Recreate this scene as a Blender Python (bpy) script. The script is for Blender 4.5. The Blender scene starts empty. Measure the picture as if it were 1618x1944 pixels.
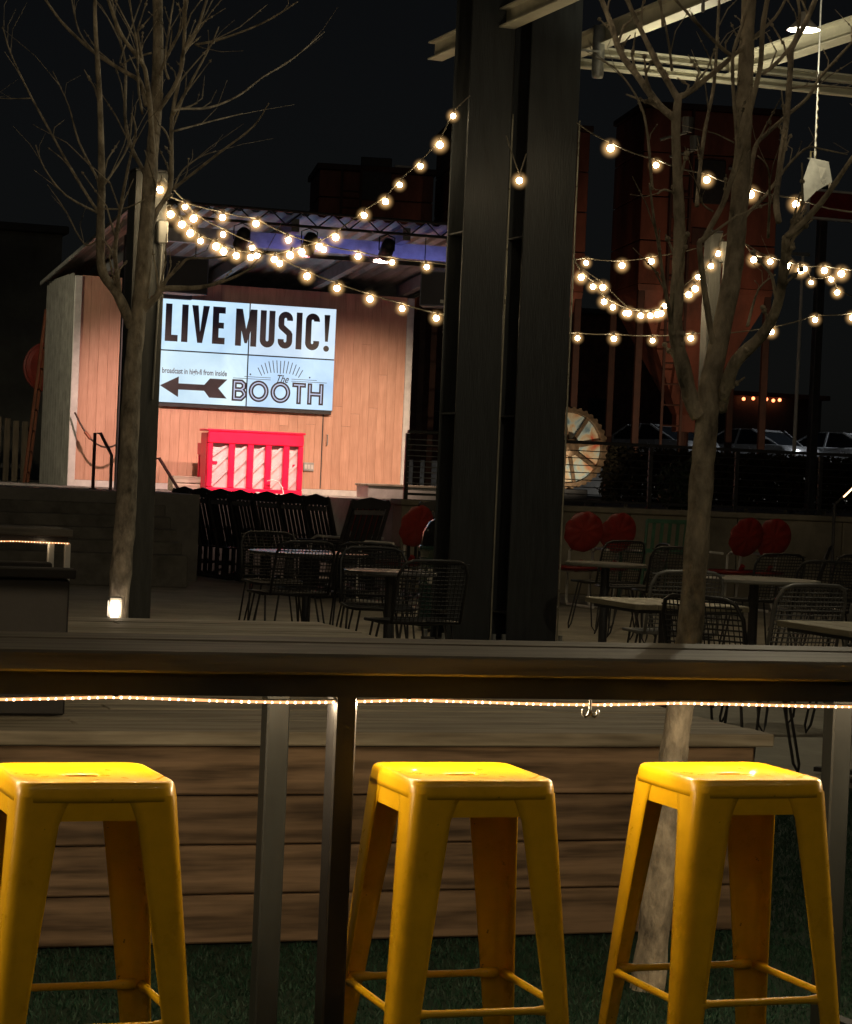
import bpy, math, random
from mathutils import Vector, Matrix
sc = bpy.context.scene
R = math.radians
# ---------------------------------------------------------------- camera
cd = bpy.data.cameras.new('camera'); cam = bpy.data.objects.new('camera', cd)
sc.collection.objects.link(cam); sc.camera = cam
yaw, pit, rol = R(19.5), R(-.85), R(2.45)
Fv = Vector((math.sin(yaw)*math.cos(pit), math.cos(yaw)*math.cos(pit), math.sin(pit)))
R0 = Vector((math.cos(yaw), -math.sin(yaw), 0)); U0 = R0.cross(Fv)
Rv = R0*math.cos(rol)+U0*math.sin(rol); Uv = U0*math.cos(rol)-R0*math.sin(rol)
cam.matrix_world = Matrix(((Rv.x, Uv.x, -Fv.x, 0), (Rv.y, Uv.y, -Fv.y, 0), (Rv.z, Uv.z, -Fv.z, 1.37), (0, 0, 0, 1)))
cd.sensor_fit = 'HORIZONTAL'; cd.sensor_width = 36; cd.lens = 36*4500/1618
cd.clip_start = .05; cd.clip_end = 600
# ---------------------------------------------------------------- night sky, moon, exposure
w = bpy.data.worlds.new('World'); sc.world = w; w.use_nodes = True
sky = w.node_tree.nodes.new('ShaderNodeTexSky'); sky.sky_type = 'NISHITA'; sky.sun_disc = False
sky.sun_elevation = R(38); sky.sun_rotation = R(200)
hs = w.node_tree.nodes.new('ShaderNodeHueSaturation'); hs.inputs['Saturation'].default_value = .4
w.node_tree.links.new(sky.outputs[0], hs.inputs['Color']); w.node_tree.links.new(hs.outputs[0], w.node_tree.nodes['Background'].inputs[0])
w.node_tree.nodes['Background'].inputs[1].default_value = .00055
sl = bpy.data.lights.new('moon', 'SUN'); sl.energy = .012; sl.angle = R(.5); sl.color = (.8, .88, 1)
so = bpy.data.objects.new('moon', sl); sc.collection.objects.link(so)
so.rotation_euler = (R(52), 0, R(-20))
vs = sc.view_settings; vs.view_transform = 'Standard'; vs.look = 'None'; vs.exposure = .2; vs.gamma = 1
sc.cycles.use_denoising = True; sc.cycles.max_bounces = 6; sc.cycles.diffuse_bounces = 3; sc.cycles.glossy_bounces = 3
sc.cycles.transparent_max_bounces = 16; sc.cycles.sample_clamp_indirect = 4
# ---------------------------------------------------------------- helpers
rnd = random.Random(11)
col = sc.collection
class MB:
    def __init__(s): s.v = []; s.f = []
    def add(s, vs, fs):
        o = len(s.v); s.v += [tuple(p) for p in vs]; s.f += [tuple(i+o for i in f) for f in fs]; return s
    def box(s, x0, x1, y0, y1, z0, z1):
        return s.add([(x0,y0,z0),(x1,y0,z0),(x1,y1,z0),(x0,y1,z0),(x0,y0,z1),(x1,y0,z1),(x1,y1,z1),(x0,y1,z1)],
            [(3,2,1,0),(4,5,6,7),(0,1,5,4),(1,2,6,5),(2,3,7,6),(3,0,4,7)])
    def bbox(s, x0, x1, y0, y1, z0, z1, b=.004):
        # box with chamfered edges along every side (24 vertices)
        c = Vector(((x0+x1)/2,(y0+y1)/2,(z0+z1)/2)); h = Vector(((x1-x0)/2,(y1-y0)/2,(z1-z0)/2)); b = min(b, h.x*.6, h.y*.6, h.z*.6)
        vs = []; ix = {}
        for sx in (-1,1):
            for sy in (-1,1):
                for sz in (-1,1):
                    for a in range(3):
                        d = [h.x-b,h.y-b,h.z-b]; d[a] += b
                        ix[sx,sy,sz,a] = len(vs); vs.append((c.x+sx*d[0], c.y+sy*d[1], c.z+sz*d[2]))
        fs = []
        def q(l, n):
            p = [Vector(vs[i]) for i in l]; m = sum(p, Vector())/len(p)
            nn = (p[1]-p[0]).cross(p[2]-p[0])
            fs.append(tuple(l if nn.dot(m-c) > 0 else l[::-1]))
        for a in range(3):
            e, g = [i for i in range(3) if i != a]
            for sg in (-1,1):
                l = []
                for u, v in ((-1,-1),(1,-1),(1,1),(-1,1)):
                    k = [0,0,0]; k[a] = sg; k[e] = u; k[g] = v; l.append(ix[k[0],k[1],k[2],a])
                q(l, a)
            for u in (-1,1):
                for v in (-1,1):
                    k0 = [0,0,0]; k0[a] = -1; k0[e] = u; k0[g] = v; k1 = k0[:]; k1[a] = 1
                    q([ix[(*k0,e)], ix[(*k1,e)], ix[(*k1,g)], ix[(*k0,g)]], a)
        for sx in (-1,1):
            for sy in (-1,1):
                for sz in (-1,1): q([ix[sx,sy,sz,0], ix[sx,sy,sz,1], ix[sx,sy,sz,2]], 0)
        return s.add(vs, fs)
    def tube(s, pts, r, n=8, cap=True):
        P = [Vector(p) for p in pts]; m = len(P); rs = r if isinstance(r, (list, tuple)) else [r]*m
        vs = []; up = None
        for i in range(m):
            t = (P[min(i+1,m-1)]-P[max(i-1,0)]).normalized()
            if up is None: up = Vector((0,0,1)) if abs(t.z) < .9 else Vector((1,0,0))
            a = t.cross(up).normalized(); up = a.cross(t).normalized()
            for k in range(n):
                th = 2*math.pi*k/n; vs.append(P[i]+(a*math.cos(th)+up*math.sin(th))*rs[i])
        fs = [(i*n+k, i*n+(k+1)%n, (i+1)*n+(k+1)%n, (i+1)*n+k) for i in range(m-1) for k in range(n)]
        if cap: fs += [tuple(range(n))[::-1], tuple((m-1)*n+k for k in range(n))]
        return s.add(vs, fs)
    def bar(s, a, b, w, h, up=(0,0,1)):
        a, b = Vector(a), Vector(b); t = (b-a).normalized(); u = Vector(up); x = t.cross(u)
        if x.length < 1e-4: x = t.cross(Vector((0,1,0)))
        x.normalize(); y = x.cross(t)
        vs = [p+x*sx*w/2+y*sy*h/2 for p in (a,b) for sx, sy in ((-1,-1),(1,-1),(1,1),(-1,1))]
        return s.add(vs, [(0,1,2,3),(7,6,5,4),(0,4,5,1),(1,5,6,2),(2,6,7,3),(3,7,4,0)])
    def lathe(s, prof, n=24, c=(0,0,0)):
        vs = [(c[0]+r*math.cos(2*math.pi*k/n), c[1]+r*math.sin(2*math.pi*k/n), c[2]+z) for r, z in prof for k in range(n)]
        fs = [(i*n+k, i*n+(k+1)%n, (i+1)*n+(k+1)%n, (i+1)*n+k) for i in range(len(prof)-1) for k in range(n)]
        return s.add(vs, fs)
    def prism(s, poly, d0, d1, ax=1):
        # polygon in the two other axes pulled along axis ax from d0 to d1
        def mk(p, d): l = list(p); l.insert(ax, d); return l
        n = len(poly); vs = [mk(p, d0) for p in poly]+[mk(p, d1) for p in poly]
        return s.add(vs, [tuple(range(n)), tuple(range(2*n-1, n-1, -1))]+[(i, i+n, (i+1)%n+n, (i+1)%n) for i in range(n)])
    def ico(s, c, r, sub=1):
        t = (1+5**.5)/2; V = [Vector(p).normalized() for p in ((-1,t,0),(1,t,0),(-1,-t,0),(1,-t,0),(0,-1,t),(0,1,t),(0,-1,-t),(0,1,-t),(t,0,-1),(t,0,1),(-t,0,-1),(-t,0,1))]
        Fc = [(0,11,5),(0,5,1),(0,1,7),(0,7,10),(0,10,11),(1,5,9),(5,11,4),(11,10,2),(10,7,6),(7,1,8),(3,9,4),(3,4,2),(3,2,6),(3,6,8),(3,8,9),(4,9,5),(2,4,11),(6,2,10),(8,6,7),(9,8,1)]
        for _ in range(sub):
            nf = []; cache = {}
            def mid(a, b):
                k = (min(a,b), max(a,b))
                if k not in cache: cache[k] = len(V); V.append((V[a]+V[b]).normalized())
                return cache[k]
            for a, b, c_ in Fc:
                x, y, z = mid(a,b), mid(b,c_), mid(c_,a); nf += [(a,x,z),(b,y,x),(c_,z,y),(x,y,z)]
            Fc = nf
        return s.add([Vector(c)+v*r for v in V], Fc)
    def mesh(s, name, mat, smooth=False):
        me = bpy.data.meshes.new(name); me.from_pydata(s.v, [], s.f); me.materials.append(mat)
        if smooth:
            me.shade_smooth()
        me.update(); return me
    def build(s, name, mat, parent=None, smooth=False, loc=None, rz=0):
        return obj(name, s.mesh(name, mat, smooth), parent, loc, rz)
def obj(name, me, parent=None, loc=None, rz=0):
    o = bpy.data.objects.new(name, me); col.objects.link(o); o.parent = parent
    if loc: o.location = loc
    if rz: o.rotation_euler.z = rz
    return o
def tag(o, label=None, cat=None, group=None, kind=None):
    for k, v in (('label',label),('category',cat),('group',group),('kind',kind)):
        if v: o[k] = v
    return o
def thing(name, label, cat, loc=(0,0,0), rz=0, group=None):
    o = obj(name, None, None, loc, rz); o.empty_display_size = .1; return tag(o, label, cat, group)
def copy_tree(o, parent=None):
    c = o.copy(); col.objects.link(c); c.parent = parent
    for ch in list(o.children): copy_tree(ch, c)
    return c
def light(name, kind, loc, power, color, parent=None, target=None, **kw):
    l = bpy.data.lights.new(name, kind); l.energy = power; l.color = color
    for k, v in kw.items(): setattr(l, k, v)
    o = obj(name, l, parent, loc)
    if target: o.rotation_euler = (Vector(target)-Vector(loc)).to_track_quat('-Z','Y').to_euler()
    return o
MATS = {}
def M(name, c=(.5,.5,.5), rough=.6, metal=0, var=.2, scale=6, stretch=(1,1,1), bump=0, bscale=None, spec=.5, emit=None, es=0, orand=0, coat=0, dark=None, detail=6):
    if name in MATS: return MATS[name]
    m = bpy.data.materials.new(name); m.use_nodes = True; nt = m.node_tree; N = nt.nodes; L = nt.links
    p = N['Principled BSDF']; p.inputs['Roughness'].default_value = rough; p.inputs['Metallic'].default_value = metal
    p.inputs['Specular IOR Level'].default_value = spec; p.inputs['Coat Weight'].default_value = coat
    tc = N.new('ShaderNodeTexCoord'); mp = N.new('ShaderNodeMapping'); mp.inputs['Scale'].default_value = stretch
    L.new(tc.outputs['Object'], mp.inputs['Vector'])
    oi = N.new('ShaderNodeObjectInfo')
    if orand:
        sh = N.new('ShaderNodeVectorMath'); sh.operation = 'MULTIPLY'; sh.inputs[1].default_value = (37,37,37)
        L.new(oi.outputs['Random'], sh.inputs[0]); L.new(sh.outputs[0], mp.inputs['Location'])
    n1 = N.new('ShaderNodeTexNoise'); n1.inputs['Scale'].default_value = scale; n1.inputs['Detail'].default_value = detail; n1.inputs['Roughness'].default_value = .65
    L.new(mp.outputs[0], n1.inputs['Vector'])
    ra = N.new('ShaderNodeValToRGB'); d = dark or tuple(x*(1-var*2) for x in c); e = ra.color_ramp.elements
    e[0].position = .3; e[0].color = (*[max(0,x) for x in d],1); e[1].position = .72; e[1].color = (*[min(1,x*(1+var*.6)) for x in c],1)
    L.new(n1.outputs[0], ra.inputs[0]); out = ra.outputs[0]
    if orand:
        mr = N.new('ShaderNodeMapRange'); mr.inputs['To Min'].default_value = 1-orand; mr.inputs['To Max'].default_value = 1+orand
        L.new(oi.outputs['Random'], mr.inputs[0]); mx = N.new('ShaderNodeVectorMath'); mx.operation = 'SCALE'
        L.new(out, mx.inputs[0]); L.new(mr.outputs[0], mx.inputs['Scale']); out = mx.outputs[0]
    L.new(out, p.inputs['Base Color'])
    rr = N.new('ShaderNodeMapRange'); rr.inputs['To Min'].default_value = max(.02, rough-.12); rr.inputs['To Max'].default_value = min(1, rough+.12)
    L.new(n1.outputs[0], rr.inputs[0]); L.new(rr.outputs[0], p.inputs['Roughness'])
    if bump:
        n2 = N.new('ShaderNodeTexNoise'); n2.inputs['Scale'].default_value = bscale or scale*4; n2.inputs['Detail'].default_value = 5
        L.new(mp.outputs[0], n2.inputs['Vector']); b = N.new('ShaderNodeBump'); b.inputs['Strength'].default_value = bump; b.inputs['Distance'].default_value = .02
        L.new(n2.outputs[0], b.inputs['Height']); L.new(b.outputs[0], p.inputs['Normal'])
    if emit: p.inputs['Emission Color'].default_value = (*emit,1); p.inputs['Emission Strength'].default_value = es
    MATS[name] = m; return m
def EM(name, c, s):
    if name in MATS: return MATS[name]
    m = bpy.data.materials.new(name); m.use_nodes = True; nt = m.node_tree; nt.nodes.clear()
    o = nt.nodes.new('ShaderNodeOutputMaterial'); e = nt.nodes.new('ShaderNodeEmission'); e.inputs[0].default_value = (*c,1); e.inputs[1].default_value = s
    nt.links.new(e.outputs[0], o.inputs[0]); MATS[name] = m; return m
def bloom_mat(name, c, k, rad):
    # glowing ball added round each bulb as lens bloom, brightest at the core
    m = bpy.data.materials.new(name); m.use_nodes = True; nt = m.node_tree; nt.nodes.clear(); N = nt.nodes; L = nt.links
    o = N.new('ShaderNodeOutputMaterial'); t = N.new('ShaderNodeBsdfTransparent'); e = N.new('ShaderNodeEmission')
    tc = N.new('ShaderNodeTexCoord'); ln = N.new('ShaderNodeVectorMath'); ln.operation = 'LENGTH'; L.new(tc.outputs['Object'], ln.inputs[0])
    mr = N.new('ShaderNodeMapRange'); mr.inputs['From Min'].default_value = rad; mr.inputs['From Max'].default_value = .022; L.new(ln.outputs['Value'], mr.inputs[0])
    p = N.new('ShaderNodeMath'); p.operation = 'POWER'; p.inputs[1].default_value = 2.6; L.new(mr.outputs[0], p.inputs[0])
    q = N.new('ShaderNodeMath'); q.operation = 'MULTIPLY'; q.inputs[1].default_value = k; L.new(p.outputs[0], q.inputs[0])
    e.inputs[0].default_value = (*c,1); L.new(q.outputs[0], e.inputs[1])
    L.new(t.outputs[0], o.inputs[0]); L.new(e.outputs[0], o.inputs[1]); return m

def WOOD(name, c, dark, rough=.62, ax=0, orand=.18, ring=4.5, fine=1.0, rw=.26):
    # sawn timber: stretched growth rings, fine fibre and small knots
    if name in MATS: return MATS[name]
    m = bpy.data.materials.new(name); m.use_nodes = True; nt = m.node_tree; N = nt.nodes; L = nt.links; p = N['Principled BSDF']
    tc = N.new('ShaderNodeTexCoord'); oi = N.new('ShaderNodeObjectInfo'); sh = N.new('ShaderNodeVectorMath'); sh.operation = 'MULTIPLY'; sh.inputs[1].default_value = (31,7,13)
    L.new(oi.outputs['Random'], sh.inputs[0]); ad = N.new('ShaderNodeVectorMath'); L.new(tc.outputs['Object'], ad.inputs[0]); L.new(sh.outputs[0], ad.inputs[1])
    mp = N.new('ShaderNodeMapping'); s = [1,1,1]; s[ax] = .16; mp.inputs['Scale'].default_value = s; L.new(ad.outputs[0], mp.inputs[0])
    wv = N.new('ShaderNodeTexWave'); wv.wave_type = 'RINGS'; wv.rings_direction = 'XYZ'[ax]; wv.inputs['Scale'].default_value = ring; wv.inputs['Distortion'].default_value = 11; wv.inputs['Detail'].default_value = 4; wv.inputs['Detail Scale'].default_value = 1.1; wv.inputs['Detail Roughness'].default_value = .6
    L.new(mp.outputs[0], wv.inputs['Vector'])
    mq = N.new('ShaderNodeMapping'); s = [90,90,90]; s[ax] = 5; mq.inputs['Scale'].default_value = s; L.new(ad.outputs[0], mq.inputs[0])
    fn = N.new('ShaderNodeTexNoise'); fn.inputs['Scale'].default_value = fine; fn.inputs['Detail'].default_value = 4; L.new(mq.outputs[0], fn.inputs['Vector'])
    st = N.new('ShaderNodeTexNoise'); st.inputs['Scale'].default_value = 3; st.inputs['Detail'].default_value = 6; L.new(ad.outputs[0], st.inputs['Vector'])
    def mul(a, k):
        q = N.new('ShaderNodeMath'); q.operation = 'MULTIPLY'; L.new(a, q.inputs[0]); q.inputs[1].default_value = k; return q.outputs[0]
    def add(a, b):
        q = N.new('ShaderNodeMath'); L.new(a, q.inputs[0]); L.new(b, q.inputs[1]); return q.outputs[0]
    v = add(add(mul(wv.outputs['Fac'],rw), mul(fn.outputs[0],.50)), mul(st.outputs[0],.42))
    ra = N.new('ShaderNodeValToRGB'); e = ra.color_ramp.elements; e[0].position = .32; e[0].color = (*dark,1); e[1].position = .78; e[1].color = (*c,1); L.new(v, ra.inputs[0])
    mr = N.new('ShaderNodeMapRange'); mr.inputs['To Min'].default_value = 1-orand; mr.inputs['To Max'].default_value = 1+orand; L.new(oi.outputs['Random'], mr.inputs[0])
    mx = N.new('ShaderNodeVectorMath'); mx.operation = 'SCALE'; L.new(ra.outputs[0], mx.inputs[0]); L.new(mr.outputs[0], mx.inputs['Scale']); L.new(mx.outputs[0], p.inputs['Base Color'])
    p.inputs['Roughness'].default_value = rough; p.inputs['Specular IOR Level'].default_value = .3
    b = N.new('ShaderNodeBump'); b.inputs['Strength'].default_value = .35; b.inputs['Distance'].default_value = .004; L.new(v, b.inputs['Height']); L.new(b.outputs[0], p.inputs['Normal'])
    MATS[name] = m; return m
STRINGS=[
 ('festoon sagging from the dark pole up to the double column',[(4.39,19.30,3.72),(4.38,19.30,3.65),(4.47,19.27,3.45),(4.56,19.23,3.37),(4.63,19.21,3.30),(4.71,19.17,3.24),(4.83,19.12,3.20),(4.89,19.10,3.16),(4.99,19.06,3.13),(5.10,19.01,3.12),(5.28,18.93,3.11),(5.40,18.88,3.15),(5.49,18.85,3.18),(5.62,18.79,3.23),(5.74,18.73,3.31),(5.95,18.64,3.50),(6.11,18.58,3.62),(6.21,18.53,3.76),(6.36,18.46,3.92),(6.50,18.40,4.10),(6.59,18.36,4.34),(6.71,18.30,4.47)]),
 ('festoon falling from the dark pole past the stage screen behind the columns',[(4.43,19.40,3.71),(4.63,19.44,3.54),(4.71,19.45,3.45),(4.98,19.49,3.34),(5.25,19.54,3.25),(5.30,19.55,3.19),(5.51,19.58,3.14),(5.77,19.62,3.05),(6.06,19.67,2.97),(6.38,19.72,2.90),(6.70,19.78,2.84),(7.04,19.83,2.78),(7.74,19.94,2.70),(8.50,20.05,2.70),(8.89,20.11,2.72),(9.31,20.17,2.73),(9.73,20.23,2.78),(10.64,20.36,2.90),(11.14,20.42,3.05),(11.58,20.48,3.10),(11.71,20.50,3.13)]),
 ('festoon crossing in front of the stage roof edge behind the columns',[(4.46,19.50,3.59),(5.01,19.65,3.50),(5.33,19.74,3.48),(5.65,19.83,3.37),(6.00,19.92,3.32),(6.35,20.02,3.29),(6.70,20.11,3.27),(7.06,20.20,3.26),(7.40,20.29,3.27),(8.11,20.46,3.36),(8.80,20.63,3.45),(9.21,20.72,3.46),(9.55,20.80,3.53),(10.29,20.97,3.73),(10.44,21.00,3.84)]),
 ('festoon hanging in a low loop between double column and bare tree',[(7.95,18.90,3.26),(8.03,18.92,3.15),(8.16,18.96,3.08),(8.29,19.00,2.96),(8.39,19.03,2.92),(8.53,19.07,2.88),(8.70,19.12,2.87),(8.81,19.16,2.88),(8.93,19.19,2.91),(9.24,19.29,3.10),(9.31,19.31,3.16),(9.48,19.36,3.38),(9.56,19.39,3.50),(9.60,19.40,3.64)]),
 ('short festoon tight behind the low loop beside the silo',[(8.61,20.50,3.40),(8.88,20.40,3.21),(9.12,20.32,2.98),(9.37,20.22,2.98),(9.43,20.19,3.06),(9.71,20.08,3.34),(9.86,20.02,3.47),(9.91,20.00,3.67)]),
 ('festoon of large bulbs sloping down across the front of the double column',[(6.81,17.70,4.07),(6.94,17.70,3.77),(6.99,17.70,3.95)]),
 ('festoon sloping from the double column through the right tree branches',[(7.50,17.90,4.26),(7.62,17.47,4.06),(7.75,16.87,3.87),(7.88,16.23,3.70),(7.96,15.65,3.54),(8.03,15.08,3.42),(8.08,14.20,3.24)]),
 ('festoon running level from the right tree toward the hanging shade',[(9.82,19.40,3.57),(9.83,19.21,3.45),(9.83,18.89,3.41),(9.83,18.56,3.35),(9.82,18.30,3.29),(9.81,17.86,3.26),(9.79,17.53,3.21),(9.75,17.00,3.16)]),
 ('festoon dipping behind the level one beyond the right tree',[(10.32,20.40,3.69),(11.71,21.73,3.67),(11.86,21.86,3.55),(12.33,22.29,3.64),(12.48,22.42,3.52),(13.14,23.00,3.48)]),
]
TREE_STAGE=[
  [(2.561,11.900,0.161,0.0618),(2.568,11.900,0.565,0.0576),(2.582,11.900,0.888,0.0543),(2.591,11.900,1.139,0.0517),(2.594,11.900,1.534,0.0477),(2.597,11.900,1.856,0.0443),(2.613,11.900,2.125,0.0416),(2.628,11.900,2.287,0.0399),(2.637,11.900,2.583,0.0369),(2.648,11.900,2.866,0.0340),(2.660,11.900,3.148,0.0310),(2.661,11.900,3.470,0.0277),(2.643,11.900,3.816,0.0241)],
  [(2.582,11.900,2.070,0.0268),(2.533,11.867,2.159,0.0257),(2.474,11.832,2.246,0.0245),(2.394,11.790,2.344,0.0230),(2.360,11.702,2.595,0.0201),(2.348,11.648,2.748,0.0184),(2.297,11.515,3.117,0.0141),(2.232,11.381,3.474,0.0100),(2.212,11.319,3.638,0.0081)],
  [(2.505,11.847,2.217,0.0133),(2.465,11.754,2.320,0.0121),(2.430,11.651,2.434,0.0108),(2.412,11.491,2.609,0.0088),(2.405,11.291,2.818,0.0064),(2.403,11.157,2.954,0.0049),(2.362,11.078,3.027,0.0040)],
  [(2.613,11.900,2.125,0.0215),(2.668,11.881,2.195,0.0191),(2.705,11.868,2.237,0.0176),(2.729,11.860,2.270,0.0166),(2.914,11.819,2.288,0.0116),(3.066,11.784,2.342,0.0074),(3.183,11.754,2.413,0.0038)],
  [(2.719,11.863,2.259,0.0107),(2.734,11.819,2.314,0.0096),(2.782,11.755,2.377,0.0079),(2.815,11.711,2.418,0.0068),(2.901,11.638,2.422,0.0049),(2.981,11.570,2.433,0.0032)],
  [(2.766,11.900,2.780,0.0087),(2.800,11.845,2.818,0.0081),(2.933,11.632,2.952,0.0060),(3.053,11.437,3.071,0.0041),(3.093,11.308,3.175,0.0029)],
  [(2.769,11.884,2.792,0.0050),(2.802,11.866,2.874,0.0042),(2.877,11.845,2.945,0.0032),(2.967,11.825,2.988,0.0023)],
  [(2.760,11.900,3.080,0.0059),(2.993,12.067,3.172,0.0043),(3.198,12.209,3.250,0.0028)],
  [(2.749,11.900,3.182,0.0073),(2.804,11.930,3.202,0.0071),(2.963,12.012,3.233,0.0064),(3.140,12.110,3.322,0.0055),(3.306,12.214,3.456,0.0046),(3.475,12.310,3.571,0.0038),(3.702,12.451,3.773,0.0024)],
  [(2.896,12.083,3.565,0.0074),(3.004,12.012,3.589,0.0066),(3.202,11.873,3.675,0.0049),(3.347,11.756,3.779,0.0034)],
  [(2.654,11.900,2.529,0.0148),(2.684,11.908,2.653,0.0141),(2.750,11.916,2.767,0.0133),(2.761,11.922,2.876,0.0127),(2.756,11.939,3.148,0.0110),(2.789,11.952,3.355,0.0097),(2.806,11.960,3.493,0.0089),(2.866,11.967,3.595,0.0082),(2.930,11.981,3.808,0.0069)],
  [(2.759,11.939,3.161,0.0092),(2.822,11.855,3.317,0.0069),(2.898,11.751,3.510,0.0040),(2.924,11.704,3.598,0.0027)],
  [(2.661,11.900,3.147,0.0125),(2.688,11.847,3.210,0.0119),(2.724,11.782,3.284,0.0112),(2.742,11.705,3.381,0.0104),(2.721,11.588,3.532,0.0091),(2.690,11.462,3.690,0.0077)],
  [(2.667,11.900,3.336,0.0103),(2.683,11.807,3.431,0.0090),(2.724,11.662,3.571,0.0072),(2.719,11.529,3.705,0.0055)],
  [(2.657,11.900,2.932,0.0160),(2.602,11.758,3.150,0.0136),(2.555,11.663,3.291,0.0121),(2.520,11.614,3.359,0.0113),(2.386,11.507,3.472,0.0095),(2.281,11.382,3.631,0.0076)],
  [(2.634,11.900,2.810,0.0114),(2.618,11.963,2.882,0.0109),(2.582,12.069,2.999,0.0102),(2.569,12.201,3.164,0.0092),(2.609,12.449,3.493,0.0073),(2.586,12.618,3.714,0.0059),(2.585,12.749,3.892,0.0049)],
  [(2.577,11.745,3.173,0.0124),(2.557,11.829,3.302,0.0113),(2.488,11.895,3.358,0.0105),(2.359,12.013,3.457,0.0090),(2.218,12.160,3.614,0.0071),(2.125,12.283,3.774,0.0056)],
  [(2.347,11.648,2.741,0.0067),(2.257,11.805,2.967,0.0050),(2.219,11.927,3.164,0.0036),(2.154,12.048,3.348,0.0023)],
  [(2.348,11.694,2.621,0.0080),(2.320,11.727,2.661,0.0078),(2.231,11.853,2.838,0.0069),(2.131,12.005,3.059,0.0058),(2.051,12.127,3.242,0.0049),(1.971,12.264,3.457,0.0039),(1.939,12.350,3.603,0.0032)],
  [(2.353,11.694,2.608,0.0067),(2.158,11.571,2.672,0.0049),(2.030,11.463,2.779,0.0033),(1.967,11.381,2.879,0.0021)],
  [(2.356,11.686,2.634,0.0049),(2.463,11.640,2.638,0.0039),(2.569,11.589,2.694,0.0028),(2.614,11.563,2.734,0.0022)],
  [(2.351,11.648,2.735,0.0067),(2.436,11.686,2.863,0.0053),(2.492,11.717,2.977,0.0041),(2.508,11.756,3.128,0.0027)],
  [(2.376,11.740,2.496,0.0049),(2.313,11.780,2.455,0.0044),(2.265,11.820,2.520,0.0038),(2.218,11.878,2.628,0.0031),(2.134,11.956,2.761,0.0020)],
  [(2.060,12.109,3.211,0.0036),(1.992,12.166,3.210,0.0029),(1.920,12.225,3.214,0.0021)],
  [(2.627,11.900,3.466,0.0055),(2.544,11.981,3.443,0.0051),(2.494,12.033,3.419,0.0049),(2.581,12.187,3.642,0.0043),(2.656,12.309,3.822,0.0038)],
  [(2.562,11.758,3.133,0.0067),(2.511,11.643,3.245,0.0059),(2.460,11.472,3.409,0.0047),(2.398,11.334,3.534,0.0038),(2.362,11.242,3.615,0.0032)],
  [(2.690,11.760,3.318,0.0068),(2.670,11.778,3.398,0.0062),(2.692,11.814,3.566,0.0052),(2.721,11.852,3.749,0.0041)],
  [(2.359,12.013,3.457,0.0055),(2.283,12.060,3.564,0.0045),(2.247,12.123,3.745,0.0032)],
  [(2.903,12.083,3.563,0.0047),(2.939,12.083,3.549,0.0035)],
  [(2.757,11.930,2.998,0.0057),(2.713,11.874,3.068,0.0043),(2.662,11.836,3.099,0.0034)]]
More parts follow.
